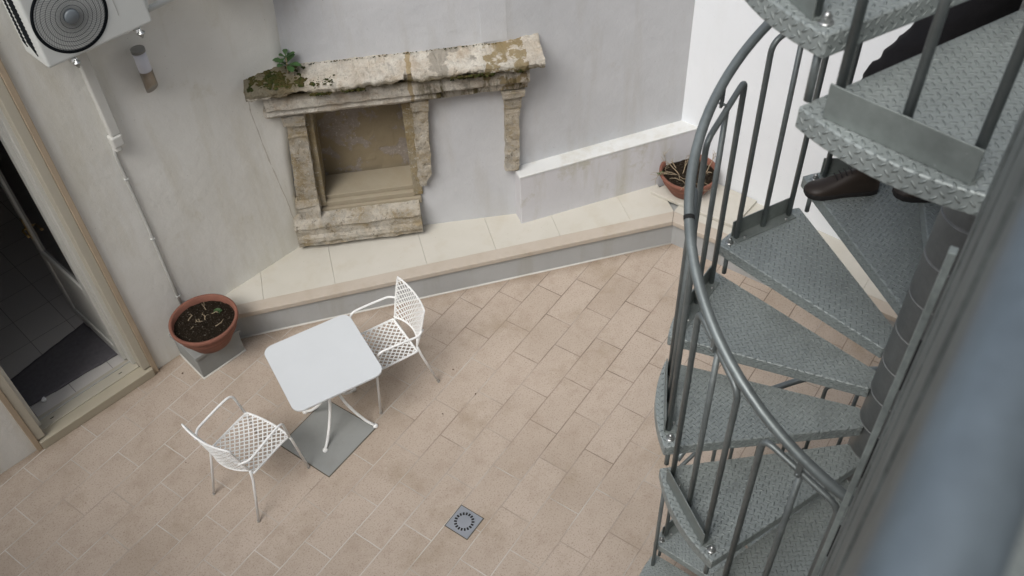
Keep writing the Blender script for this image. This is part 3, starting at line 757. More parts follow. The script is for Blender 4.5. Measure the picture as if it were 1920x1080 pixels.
# ================================================================== AC, trunking, lamp
def ac_unit(s0, s1, z0, label):
    cs = (s0 + s1) / 2; w_ = s1 - s0; D0, D1 = .10, .40
    root = empty('air_conditioner', LW(cs, (D0 + D1) / 2, z0), math.atan2(LD.y, LD.x), label, 'air conditioner', 'outdoor air conditioning units on the left wall')
    d = D1 - D0; h = .56
    m = MB(); m.box((0, 0, h / 2), (w_, d, h)); cas = m.build('casing', M_['ac'], root, .018, 3)
    # front panel seam
    m = MB(); m.box((w_ / 2 - .19, -d / 2 - .0015, h / 2 + .04), (.004, .002, h - .18)); m.box((w_ / 2 - .095, -d / 2 - .0015, .36), (.15, .002, .004)); m.build('panel_seam', M_['cable'], cas)
    fx, fz, fr = -w_ / 2 + .235, .245, .205
    rot = Matrix.Translation((fx, -d / 2, fz)) @ Matrix.Rotation(R(90), 4, 'X')
    def put(mb): mb.v = [tuple(rot @ Vector(v)) for v in mb.v]; return mb
    m = MB(); m.lathe([(0, -.012), (fr - .01, -.012), (fr + .004, .004), (fr + .012, .006), (fr + .02, 0)], n=64); fg = put(m).build('fan_opening', M_['ac_dark'], root)
    m = MB()
    for k in range(72):
        a = 2 * math.pi * k / 72; pts = []
        for j in range(7):
            r_ = lerp(.045, fr + .004, j / 6); aa = a + .55 * (j / 6) ** 1.3
            pts.append((r_ * math.cos(aa), r_ * math.sin(aa), .006 + .016 * math.cos(j / 6 * math.pi / 2)))
        m.tube(pts, .0008, 4, caps=False)
    for j, r_ in enumerate((.068, .095, .122, .149, .176, .199)):
        z = .008 + .016 * math.cos(r_ / fr * math.pi / 2)
        m.tube([(r_ * math.cos(2 * math.pi * k / 48), r_ * math.sin(2 * math.pi * k / 48), z) for k in range(48)], .0015, 5, closed=True)
    put(m).build('grille', M_['ac_ring'], fg)
    m = MB(); m.lathe([(0, .032), (.036, .03), (.044, .022), (.045, .006)], n=32); put(m).build('hub', M_['hub'], fg)
    # louvre openings on the left side
    m = MB()
    for k in range(16):
        z = .09 + k * .026; rr = Matrix.Rotation(R(35), 3, 'X')
        m.box((-w_ / 2 - .001, -.02, z), (.006, .11, .013), rot=rr)
        m.box((-w_ / 2 - .001, .075, z), (.006, .05, .013), rot=rr)
    m.build('side_louvres', M_['ac_dark'], root)
    m = MB(); m.box((w_ / 2 + .02, .03, .22), (.05, .2, .34)); m.build('valve_cover', M_['ac'], root, .012)
    for x in (-w_ / 2 + .16, w_ / 2 - .10):
        m = MB(); m.box((x, .06, -.022), (.035, .5 if False else .40, .03)); m.box((x, d / 2 + .085, .12), (.035, .02, .30)); br = m.build('bracket_arm', M_['white_metal'], root, .003)
        m = MB(); m.lathe([(0, .01), (.012, .01), (.012, 0), (.024, 0), (.024, -.010), (0, -.010)], (x, -.155, -.022), 14); m.tube([(x, -.155, .0), (x, -.155, -.06)], .006, 8)
        m.lathe([(.013, -.035), (.013, -.048), (0, -.048)], (x, -.155, 0), 6, smooth=False); m.build('bolt', M_['bolt'], br)
    return root
ac_unit(1.50, 2.19, 2.99, 'air conditioner with dark round fan grille mounted above the doorway')
ac_unit(2.60, 3.29, 2.985, 'second air conditioner beside the wall corner, almost wholly above the picture')
m = MB(); m.tube([LW(2.2, .12, 2.93), LW(2.62, .10, 2.93)], .022, 10); tag(m.build('drain_pipe', M_['ac']), 'short grey horizontal pipe between the two air conditioners', 'pipe')
tr = empty('cable_trunking', LW(1.80, 0, 2.1), math.atan2(LD.y, LD.x), label='cream plastic trunking running down from the air conditioner', cat='trunking')
m = MB(); m.box((.01, -.0325, .50), (.07, .065, .84)); m.build('cover', M_['pvc'], tr, .01, 3)
m = MB(); m.box((.0, -.037, .035), (.082, .074, .09)); m.box((-.012, -.035, -.02), (.05, .066, .05)); m.build('end_cap', M_['pvc'], tr, .014, 3)
cb = empty('wall_cable', LW(1.765, 0, .3), math.atan2(LD.y, LD.x), label='thin grey cable clipped down the left wall to the flowerpot', cat='cable')
m = MB(); m.tube([(.01, -.02, 1.83), (.0, -.011, 1.7), (.004, -.011, 1.0), (-.004, -.011, .5), (0, -.011, .1)], .0125, 8); m.build('sheath', M_['cable'], cb)
for z in (.92, .29, 1.5):
    m = MB(); m.box((0, -.012, z), (.032, .024, .012)); m.build('clip', M_['ac'], cb, .003)
def lamp():
    root = empty('wall_lamp', LW(2.155, .075, 2.36), math.atan2(LD.y, LD.x), label='tubular steel wall lamp with frosted upper half on the left wall', cat='lamp')
    m = MB(); n = 28; r = .045; vs = []
    for k in range(n):
        a = 2 * math.pi * k / n; x, y = r * math.cos(a), r * math.sin(a); vs.append((x, y, .06 - (y) * 1.2 - .03))
    for k in range(n):
        a = 2 * math.pi * k / n; vs.append((r * math.cos(a), r * math.sin(a), .17))
    m.add(vs, [(k, (k + 1) % n, n + (k + 1) % n, n + k) for k in range(n)] + [tuple(range(n - 1, -1, -1))], smooth=True)
    m.box((0, .05, .10), (.03, .05, .05)); m.build('steel_tube', M_['steel'], root)
    m = MB(); m.lathe([(.043, .168), (.043, .31), (0, .31)], n=28); m.build('diffuser', M_['diff'], root)
    m = MB(); m.lathe([(.043, .308), (.047, .31), (.047, .332), (.044, .336), (0, .336)], n=28); m.build('cap', M_['cap'], root)
lamp()

# ================================================================== POTS
def pot(loc, r, h, rz, label):
    root = empty('flowerpot', loc, rz, label, 'flowerpot', 'terracotta bowls on the ledge and the block')
    m = MB(); k = r / .27
    m.lathe([(0, 0), (.15 * k, 0), (.165 * k, .012), (.205 * k, h * .35), (.228 * k, h * .55), (.236 * k, h * .57), (.238 * k, h * .62), (.245 * k, h * .78), (.262 * k, h * .84), (.27 * k, h * .9), (.27 * k, h), (.262 * k, h + .004),
             (.247 * k, h), (.243 * k, h * .78), (.235 * k, h * .7)], n=64)
    m.build('bowl', M_['terracotta'], root)
    m = MB(); n = 26; vs = [(0, 0, h * .76)]
    for i in range(1, n + 1):
        for k2 in range(48):
            a = 2 * math.pi * k2 / 48; rr = .243 * k * i / n; x, y = rr * math.cos(a), rr * math.sin(a)
            vs.append((x, y, h * .78 + noise.noise(Vector((x * 25 + loc[0] * 9, y * 25, 0))) * .012 + noise.noise(Vector((x * 80, y * 80 + loc[0], 3))) * .007 + .01 * (1 - i / n)))
    fs = [(0, 1 + k2, 1 + (k2 + 1) % 48) for k2 in range(48)]
    fs += [(1 + (i - 1) * 48 + k2, 1 + i * 48 + k2, 1 + i * 48 + (k2 + 1) % 48, 1 + (i - 1) * 48 + (k2 + 1) % 48) for i in range(1, n) for k2 in range(48)]
    m.add(vs, fs, smooth=True); m.build('soil', M_['soil'], root)
    return root
POT_L = (2.475, 4.96, .272); POT_R = (6.125, 2.535, .333)
pot(POT_L, .272, .25, .3, 'terracotta bowl of bare soil standing on the grey block near the doorway')
pot(POT_R, .268, .22, 1.1, 'terracotta bowl with dry branching twigs standing on the ledge corner slab')
def twigs(loc, specs, name, label, cat, mat='twig', leafy=0):
    root = empty(name, loc, label=label, cat=cat)
    rnd = random.Random(int(loc[0] * 10)); m = MB(); tips = []
    def br(p, d, l, r, depth):
        pts = [p]; q = p.copy(); dd = d.copy()
        for i in range(4):
            dd = (dd + Vector((rnd.uniform(-.3, .3), rnd.uniform(-.3, .3), rnd.uniform(-.2, .15)))).normalized(); q = q + dd * l / 4; pts.append(q.copy())
            if depth > 0 and i >= 1 and rnd.random() < .75:
                nd = (dd + Vector((rnd.uniform(-1, 1), rnd.uniform(-1, 1), rnd.uniform(-.3, .4)))).normalized(); br(q.copy(), nd, l * .6, r * .65, depth - 1)
        m.tube(pts, [r, r * .9, r * .8, r * .65, r * .4], 5); tips.append(q)
    for (x, y, dx, dy, dz, l) in specs: br(Vector((x, y, 0)), Vector((dx, dy, dz)).normalized(), l, .0042, 2)
    m.build('branches', M_[mat], root)
    if leafy:
        m = MB()
        for t in tips[:leafy]: leaf_fan(m, t, 4, .025, .012, .9, int(t.x * 1000))
        m.build('leaves', M_['leaf'], root)
zr = POT_R[2] + .175
twigs((POT_R[0], POT_R[1], zr), [(-.06, .08, -.6, .6, .5, .16), (-.05, .07, .3, .7, .5, .18), (-.05, .07, -.8, -.1, .4, .16), (-.06, .08, -.3, .9, .3, .15), (.10, -.12, .5, -.3, .5, .14), (.11, -.1, -.1, -.8, .4, .12), (-.02, .05, .8, .2, .4, .15), (-.1, -.02, -.6, -.5, .3, .13), (.04, -.02, .5, .5, .3, .14), (.13, .02, .4, .6, .5, .13), (.0, -.13, -.6, -.4, .35, .12), (.02, .14, .2, .6, .3, .12), (-.12, .02, -.2, .5, .4, .13)],
      'dry_plant', 'dried out pale branching twigs in the flowerpot on the ledge corner', 'dead plant', leafy=3)
twigs((POT_L[0], POT_L[1], POT_L[2] + .2), [(.09, .03, .3, -.5, .3, .05), (-.08, .05, -.4, -.3, .3, .05), (.02, -.1, .5, -.2, .2, .05), (.1, .1, .1, .4, .2, .04), (-.06, .13, .4, .3, .2, .05), (.02, .02, .3, .5, .3, .05), (.0, .03, -.4, .3, .3, .04)],
      'seedling', 'tiny withered seedling in the soil of the flowerpot near the doorway', 'plant', mat='twig', leafy=7)
bl = MB(); bl.prism([(2.262, 4.927), (2.663, 4.863), (2.76, 5.20), (2.72, 5.3), (2.345, 5.36)], 0, .235)
blk = bl.build('pot_block', M_['cement'], bevel=.006)
tag(blk, 'grey rendered masonry block carrying the flowerpot by the wall', 'block')
bl = MB(); bl.prism([(2.250, 4.912), (2.675, 4.845), (2.74, 5.17), (2.72, 5.3), (2.325, 5.36)], .236, .27); bl.build('top_slab', M_['cement'], blk, .004)
bl = MB(); bl.tube([(2.345, 5.36, .002), (2.262, 4.927, .002), (2.663, 4.863, .002), (2.72, 5.05, .002)], .012, 6); bl.build('mortar_fillet', M_['wall_other'], blk)

# ================================================================== floor fittings
dr = empty('floor_drain', (2.388, 2.345, 0), 0, 'square grey plastic floor drain with a ring of slots among the tiles', 'drain')
m = MB(); m.box((0, 0, -.004), (.204, .204, .012)); m.build('open_joint', M_['joint'], dr)
m = MB(); m.box((0, 0, .002), (.192, .192, .008)); m.build('drain_frame', M_['drain'], dr, .002)
m = MB(); m.lathe([(0, .0085), (.078, .0085), (.083, .006), (.086, .0062)], n=48); gr = m.build('round_grate', M_['drain'], dr)
m = MB()
for k in range(18):
    a = 2 * math.pi * k / 18; m.box((.063 * math.cos(a), .063 * math.sin(a), .0088), (.021, .013, .0012), rz=a)
m.build('slots', M_['dark'], gr)
m = MB(); m.prism([(2.135, 3.418), (2.66, 3.414), (2.655, 3.93), (2.137, 3.925)], -.01, .005)
patch = m.build('cement_patch', M_['cement'], bevel=.003)
m = MB(); m.prism([(2.128, 3.411), (2.667, 3.406), (2.661, 3.937), (2.130, 3.932)], -.02, .0022); m.build('open_joint', M_['joint'], patch)
tag(patch, 'square smooth grey cement cover let into the tiles under the table', 'floor cover')
rnd = random.Random(11)
spots = [(2.20, 5.12), (2.33, 5.05), (3.35, 2.95), (1.95, 4.30), (3.45, 3.25), (3.05, 3.05), (1.62, 4.42), (1.45, 3.35), (4.05, 2.25), (3.6, 3.95)]
names = ['dark curled dry leaf on the tiles nearest the doorway corner', 'dark dry leaf on the tiles before the pot block', 'tiny brown leaf scrap on the open tiles beyond the right chair', 'small brown leaf scrap between the left chair and the wall ledge',
         'brown leaf scrap by the rear foot of the right chair', 'brown leaf scrap on the tiles below the table edge', 'small dark leaf scrap behind the left chair towards the door', 'brown leaf scrap behind the left chair on the open tiles', 'small brown leaf scrap on the tiles near the staircase', 'brown leaf scrap on the tiles at the foot of the ledge']
for (x, y), lb in list(zip(spots, names))[:7]:
    m = MB(); L_ = rnd.uniform(.007, .016); a = rnd.uniform(0, 6)
    vs = [(-L_, 0, 0), (-L_ * .4, -L_ * .4, .006), (L_ * .5, -L_ * .3, .009), (L_, 0, .003), (L_ * .5, L_ * .35, .002), (-L_ * .4, L_ * .4, .008)]
    m.add(vs, [(0, 1, 2, 3, 4, 5)]); o = m.build('dry_leaf', M_['dry_leaf']); o.location = (x, y, .003); o.rotation_euler = (0, 0, a)
    tag(o, lb, 'dry leaf', 'dry leaves scattered on the tiles')

# ================================================================== TABLE
def table():
    root = empty('garden_table', (2.571, 3.702, 0), R(-25), 'square white metal cafe table with rounded corners and four curved legs', 'table')
    m = MB(); r, h = .075, .345; poly = []
    for cx, cy, a0 in ((1, 1, 0), (-1, 1, 90), (-1, -1, 180), (1, -1, 270)):
        for k in range(9):
            a = R(a0 + 90 * k / 8); poly.append((cx * (h - r) + r * math.cos(a), cy * (h - r) + r * math.sin(a)))
    m.prism(poly, .712, .732); m.build('table_top', M_['table_top'], root, .005, 3)
    m = MB(); m.lathe([(0, .70), (.09, .70), (.09, .712)], n=24); m.build('hub', M_['white_metal'], root)
    for k in range(4):
        a = R(45 + 90 * k); c, s = math.cos(a), math.sin(a)
        prof = [(.20, .708), (.12, .69), (.055, .62), (.04, .50), (.05, .36), (.085, .25), (.15, .14), (.235, .045), (.295, .012)]
        P = round_path([(c * q, s * q, z) for q, z in prof], .05, 3)
        m = MB(); m.tube(P, .0115, 10); lg = m.build('leg', M_['white_metal'], root)
        m = MB(); m.lathe([(0, 0), (.019, 0), (.021, .008), (.015, .022), (0, .024)], (c * .298, s * .298, 0), 16); m.build('foot', M_['white_metal'], lg)
table()

# ================================================================== CHAIR
def lattice_panel(fn, nu, nv, wd, depth, mb):
    """diamond lattice over a surface fn(u,v)->Vector; strips as thin ribbons with thickness"""
    def normal(u, v):
        e = .01; a = fn(min(u + e, 1), v) - fn(max(u - e, 0), v); b = fn(u, min(v + e, 1)) - fn(u, max(v - e, 0)); return a.cross(b).normalized()
    for sgn in (1, -1):
        for k in range(-nv * 2, nu + nv * 2):
            # line: u*nu = k + sgn*v*nv
            vs_ = []
            steps = 24
            for i in range(steps + 1):
                v = i / steps; u = (k + sgn * v * nv) / nu
                vs_.append((u, v))
            seg = [(u, v) for u, v in vs_ if -.0001 <= u <= 1.0001]
            if len(seg) < 2: continue
            # extend to the borders
            def clipv(ub):
                v = (ub * nu - k) / (sgn * nv); return v
            ends = []
            for ub in (0, 1):
                v = clipv(ub)
                if 0 < v < 1: ends.append((ub, v))
            seg = sorted(set(seg + ends), key=lambda q: q[1])
            P = [fn(min(max(u, 0), 1), v) for u, v in seg]; Nn = [normal(min(max(u, 0), 1), v) for u, v in seg]
            vs = []
            for i, p in enumerate(P):
                t = (P[min(i + 1, len(P) - 1)] - P[max(i - 1, 0)]).normalized(); sd_ = Nn[i].cross(t).normalized() * wd / 2; nn = Nn[i] * (depth / 2 + (.0002 if sgn > 0 else 0))
                vs += [p - sd_ - nn, p + sd_ - nn, p + sd_ + nn, p - sd_ + nn]
            fs = [(i * 4 + j, i * 4 + (j + 1) % 4, (i + 1) * 4 + (j + 1) % 4, (i + 1) * 4 + j) for i in range(len(P) - 1) for j in range(4)]
            mb.add(vs, fs)

def chair(loc, rz, label):
    root = empty('garden_chair', loc, rz, label, 'chair', 'white lattice metal armchairs at the table')
    WM = M_['white_metal']; hw = .205
    # seat: lattice within a rim, front edge slightly bowed and dipped
    def seat(u, v):   # u across (y), v back->front (x)
        y = lerp(-hw, hw, u); x = lerp(-.140, .225, v) + .018 * (1 - (2 * u - 1) ** 2) * v
        z = .452 - .012 * math.sin(math.pi * v) * math.sin(math.pi * u) - .012 * max(0, v - .8) / .2
        return Vector((x, y, z))
    m = MB(); lattice_panel(seat, 9, 8, .0082, .0035, m); st_ = m.build('seat', WM, root)
    rim = [seat(i / 12, 0) for i in range(12)] + [seat(1, i / 10) for i in range(10)] + [seat(1 - i / 12, 1) for i in range(12)] + [seat(0, 1 - i / 10) for i in range(10)]
    m = MB(); m.tube(rim, .0085, 8, closed=True); m.build('seat_rim', WM, st_)
    # back: curved panel, pointed upper corners
    def back(u, v):
        y = lerp(-1, 1, u); half = lerp(.186, .214, v) + .010 * math.sin(math.pi * v); yy = y * half
        x = -.150 - .095 * v - (1 - y * y) * lerp(.062, .030, v)
        z = lerp(.485, .862, v) - .012 * (1 - y * y) * v
        return Vector((x, yy, z))
    m = MB(); lattice_panel(back, 9, 8, .0078, .0035, m); bk = m.build('backrest', WM, root)
    rim = [back(i / 12, 0) for i in range(12)] + [back(1, i / 12) for i in range(12)] + [back(1 - i / 16, 1) for i in range(16)] + [back(0, 1 - i / 12) for i in range(12)]
    m = MB(); m.tube(rim, .0075, 8, closed=True); m.build('back_rim', WM, bk)
    for s in (-1, 1):
        m = MB(); m.tube(round_path([(-.265, s * .222, .006), (-.165, s * .204, .40), (-.150, s * .190, .49)], .04), .0096, 8); lg = m.build('leg', WM, root)
        m = MB(); m.lathe([(0, 0), (.011, 0), (.012, .012), (.009, .02)], (-.266, s * .222, 0), 10); m.build('rubber_foot', M_['cable'], lg)
        m = MB(); m.tube([(.265, s * .238, .006), (.222, s * .222, .42), (.215, s * .218, .455)], .0096, 8); lg = m.build('leg', WM, root)
        m = MB(); m.lathe([(0, 0), (.011, 0), (.012, .012), (.009, .02)], (.265, s * .238, 0), 10); m.build('rubber_foot', M_['cable'], lg)
        m = MB(); m.tube(round_path([(.216, s * .218, .45), (.185, s * .240, .685), (.05, s * .246, .682), (-.155, s * .250, .665), (-.215, s * .20, .655)], .065, 8), .0096, 8); m.build('armrest', WM, root)
    return root
chair((1.830, 3.826, 0), R(3), 'white lattice metal armchair standing free on the tiles between doorway and table')
chair((3.129, 3.585, 0), R(157), 'white lattice metal armchair pushed partly under the far side of the table')

# ================================================================== SPIRAL STAIRCASE
SC = Vector((2.52, .079, 0)); SR = .90
def P(r, deg, z): a = R(deg); return Vector((r * math.cos(a), r * math.sin(a), z))
# (front angle, z, width in degrees); angles grow downwards (anticlockwise)
treads = []
treads += [(104.0, 5.205, 28.4), (130.0, 5.015, 28.4), (156.2, 4.827, 27.5), (183.5, 4.637, 29.5)]
a0, z0 = 180.0 + 0, 4.637
for i in range(1, 5): treads.append((180 + 35.3 * i, 4.637 - .185 * i, 37 if i > 1 else 31))
treads += [(-3.4 + 360, 3.712, 30), (23.6 + 360, 3.533, 28.4)]
for k, th in ((1, 50.6), (0, 77.6), (-1, 104.6), (-2, 131.6), (-3, 158.5), (-4, 185.5)):
    treads.append((th + 360, 3.175 + .179 * k, 35 if k == 1 else 28.4))
th, z = 185.5 + 360, 2.459
for i in range(1, 10): treads.append((th + 29.23 * i, z - .1766 * i, 31))
th, z = treads[-1][0], treads[-1][1]
for i in range(1, 5): treads.append((th + 28 * i, z - .178 * i, 30))

def stair():
    root = empty('spiral_staircase', tuple(SC), 0, 'galvanised steel spiral staircase with chequer plate treads and tubular balustrade', 'staircase')
    # column with a sleeve per step
    m = MB(); m.lathe([(0, 0), (.104, 0), (.104, 6.3), (0, 6.3)], n=40); m.build('column', M_['column'], root)
    m = MB()
    zz = sorted(t[1] for t in treads)
    for z in zz: m.lathe([(.1045, z - .177), (.1072, z - .175), (.1072, z - .006), (.1082, z - .005), (.1082, z + .0005), (.1045, z + .001)], n=48)
    m.build('sleeves', M_['column'], root)
    for i, (tf, z, wdt) in enumerate(treads):
        tb = tf - wdt; n = 14; H = .057
        outer = [P(.90 + .012 * math.sin(math.pi * k / n), lerp(tf, tb, k / n), 0) for k in range(n + 1)]
        inner = [P(.115, tb - 0 + 14 - 28, 0) if False else P(.112, tb - 12, 0), P(.112, tf + 12, 0)]
        poly = outer + inner
        mb = MB(); nn = len(poly); top = [Vector((p.x, p.y, z)) for p in poly]; bot = [Vector((p.x, p.y, z - H)) for p in poly]
        off = (i * .37) % 1
        fa = R(tf - wdt / 2)
        def uvp(p): c, s = math.cos(fa), math.sin(fa); return (p.x * c + p.y * s + off, -p.x * s + p.y * c)
        # orientation: outer goes clockwise (tf->tb) so reverse for +z normal
        mb.add(top, [tuple(range(nn - 1, -1, -1))], [[uvp(top[k]) for k in range(nn - 1, -1, -1)]])
        mb.add(bot, [tuple(range(nn))], [[uvp(p) for p in bot]])
        acc = 0
        for k in range(nn):
            a, b = k, (k + 1) % nn; d = (top[b] - top[a]).length
            mb.add([top[a], top[b], bot[b], bot[a]], [(0, 1, 2, 3)], [[(acc, 0), (acc + d, 0), (acc + d, -H), (acc, -H)]]); acc += d
        bm = bmesh.new(); bm_me = None
        o = mb.build('tread', M_['tread'], root)
        bm.from_mesh(o.data); bmesh.ops.remove_doubles(bm, verts=bm.verts, dist=1e-5); bmesh.ops.recalc_face_normals(bm, faces=bm.faces); bm.to_mesh(o.data); bm.free()
        bv = o.modifiers.new('bevel', 'BEVEL'); bv.width = .006; bv.segments = 3; bv.limit_method = 'ANGLE'; bv.angle_limit = R(40)
        tr_ = o
        # bolt at the front corner
        bp = P(.868, tf - 2.6, z); m = MB()
        m.lathe([(0, 0), (.017, 0), (.017, .003), (0, .003)], bp, 16); m.lathe([(.0115, .003), (.0115, .013), (0, .013)], bp, 6, False); m.lathe([(.0095, .013), (.009, .019), (.006, .024), (0, .026)], bp, 14)
        if i != 3: m.build('bolt', M_['bolt'], tr_)
        # spacer tube down to the next step's back corner
        if i + 1 < len(treads) and i != 3:
            m = MB(); q = P(.868, tf - 2.6, 0); m.tube([(q.x, q.y, z - H), (q.x, q.y, treads[i + 1][1])], .0100, 12); m.build('spacer_tube', M_['tube'], root)
        # balustrade frame
        f1, f2 = tf - 5.3, tb + 4.6
        if i in (2, 3): f1 = tf - 4.6
        ra = .868; A = P(ra, f1, z); B = P(ra, f2, z); C = (A + B) / 2
        hA, hB = (.93, 1.02) if i < 17 else (.70, .78)
        A1, B1 = A + Vector((0, 0, hA)), B + Vector((0, 0, hB))
        if i >= 25:
            if i == 25: m = MB(); m.tube([B, B + Vector((0, 0, .95))], .0112, 12); m.build('end_post', M_['tube'], root)
            continue
        m = MB(); m.tube(round_path([A, A1, B1, B], .045, 6), .0112, 12); fr = m.build('balustrade_frame', M_['tube'], root)
        m = MB(); m.tube([C, C + Vector((0, 0, (hA + hB) / 2 - .004))], .0108, 12); m.build('baluster', M_['tube'], fr)
        d = (B - A).normalized(); nrm = Vector((d.y, -d.x, 0)); nrm = nrm if nrm.dot(C) > 0 else -nrm
        m = MB(); c = C + nrm * .0165 + Vector((0, 0, .0435)); m.box(c, ((B - A).length + .03, .005, .085), rz=math.atan2(d.y, d.x))
        m.box(C - nrm * .008 + Vector((0, 0, .0028)), ((B - A).length + .035, .045, .005), rz=math.atan2(d.y, d.x)); m.build('kick_plate', M_['plate'], fr, .001, 1)
        for e in (A, B):
            m = MB(); e2 = e - nrm * .018 + (d * .03 if e is A else -d * .03); m.lathe([(.0065, .005), (.0065, .011), (0, .012)], e2, 8)
            m.build('screw', M_['bolt'], fr)
    # handrail helix
    ts = sorted(treads, key=lambda q: q[0]); pts = []
    def zat(th):
        if th <= ts[0][0]: return ts[0][1] + (ts[0][0] - th) * .0066
        for a, b in zip(ts, ts[1:]):
            if a[0] <= th <= b[0]: return lerp(a[1], b[1], (th - a[0]) / (b[0] - a[0]))
        return ts[-1][1]
    def zsm(th): return sum(zat(th + d) for d in range(-24, 25, 6)) / 9
    th = ts[0][0] - 40
    while th <= 803:
        k = min(1, max(0, (th - 560) / 200)); pts.append(P(.882, th, zsm(th) + .979 - .245 * k)); th += 3
    m = MB(); m.tube(pts, .0172, 16); hr = m.build('handrail', M_['tube_rail'], root)
    m = MB()
    for th in (121 + 360, 121):
        a, b = P(.882, th - .45, zsm(th - .45) + .979), P(.882, th + .45, zsm(th + .45) + .979); m.tube([a, b], .0184, 16)
    m.build('joint_ring', M_['dark'], hr)
    for tf, z, wdt in treads[:16]:
        mid = tf - wdt / 2 - .5; c = P(.885 * math.cos(R(wdt / 2 - 5)), mid, z + .978); h = P(.882, mid, zsm(mid) + .979 - .018)
        m = MB(); m.box((c + h) / 2, (.008, .018, max(.03, (h - c).length)), rz=R(mid)); m.tube([c + Vector((0, 0, .012)) - P(.014, mid, 0), c + Vector((0, 0, .012)) + P(.014, mid, 0)], .0045, 8); m.build('rail_bracket', M_['tube'], hr)
stair()

# ================================================================== near landing beside the camera
def landing():
    root = empty('landing_parapet', (.6, 0, 4.3), 0, 'blurred galvanised steel parapet of the landing close to the viewer', 'parapet')
    o = Vector((.6, 0, 4.3))
    A = Vector((1.45, .047)); B = Vector((.02, -.052)); d = (A - B).normalized(); n = Vector((-d.y, d.x))
    L = (A - B).length; m = MB(); pts = []
    # profiled sheet: vertical folds
    prof = [(0, 0), (.10, 0), (.104, -.006), (.20, -.006), (.204, 0), (.36, 0), (.366, -.012), (.40, -.012), (.406, 0), (.60, 0), (.604, -.006), (.72, -.006), (.724, 0), (L + .6, 0)]
    for s, q in prof: pts.append(A - d * s + n * q)
    z0, z1 = 2.4, 5.375; vs = []
    for p in pts: vs += [Vector((p.x, p.y, z0)) - o, Vector((p.x, p.y, z1)) - o]
    nn = len(pts)
    back = [Vector((p.x - n.x * .012, p.y - n.y * .012)) for p in pts]
    for p in back: vs += [Vector((p.x, p.y, z0)) - o, Vector((p.x, p.y, z1)) - o]
    fs = [(2 * i, 2 * i + 2, 2 * i + 3, 2 * i + 1) for i in range(nn - 1)] + [(2 * nn + 2 * i, 2 * nn + 2 * i + 1, 2 * nn + 2 * i + 3, 2 * nn + 2 * i + 2) for i in range(nn - 1)]
    fs += [(0, 1, 2 * nn + 1, 2 * nn)] + [(2 * i + 1, 2 * i + 3, 2 * nn + 2 * i + 3, 2 * nn + 2 * i + 1) for i in range(nn - 1)]
    m.add(vs, fs); m.build('sheet', M_['sheet'], root)
    # slotted edge angle at the far end
    m = MB(); e = A + d * .004 + n * .012; top = 4.62
    m.box(Vector((e.x, e.y, (z0 + top) / 2)) - o, (.022, .016, top - z0), rz=math.atan2(d.y, d.x)); m.build('edge_angle', M_['edge'], root, .002)
    m = MB(); q = A - d * .012 + n * .0015
    for z in (2.75, 3.15, 3.55, 3.95, 4.3): m = MB(); m.box(Vector((q.x, q.y, z)) - o, (.008, .004, .16), rz=math.atan2(d.y, d.x)); m.build('slot', M_['dark'], root)
    # top rail
    m = MB(); m.tube([Vector((1.42, -.030, 5.41)) - o, Vector((-.5, -.040, 5.41)) - o], .030, 20); m.build('top_rail', M_['near_rail'], root)
landing()
m = MB(); m.box((.35, -.62, 4.28), (2.2, 1.1, .08)); tag(m.build('landing_deck', M_['tread']), 'steel landing deck beyond the near parapet', 'landing')

# ================================================================== PERSON on the stairs
def skin_mesh(name, verts, edges, radii, mat, parent, root_i=0, sub=2):
    me = bpy.data.meshes.new(name); me.from_pydata([tuple(v) for v in verts], edges, []); me.update()
    o = bpy.data.objects.new(name, me); COL.objects.link(o)
    sk = o.modifiers.new('skin', 'SKIN'); sk.use_smooth_shade = True
    for i, r in enumerate(radii):
        r = r if isinstance(r, tuple) else (r, r); me.skin_vertices[0].data[i].radius = r
        me.skin_vertices[0].data[i].use_root = (i == root_i)
    ss = o.modifiers.new('sub', 'SUBSURF'); ss.levels = sub; ss.render_levels = sub
    dg = bpy.context.evaluated_depsgraph_get(); ev = o.evaluated_get(dg); nm = bpy.data.meshes.new_from_object(ev)
    o.modifiers.clear(); o.data = nm; nm.materials.clear(); nm.materials.append(mat)
    if name in ('trousers', 'coat'):
        for v in nm.vertices:
            n_ = v.normal; q = v.co; v.co = q + n_ * (.010 * noise.noise(Vector((q.x * 14, q.y * 14, q.z * 34))) + .006 * noise.noise(q * 40))
    for p in nm.polygons: p.use_smooth = True
    o.parent = parent; return o

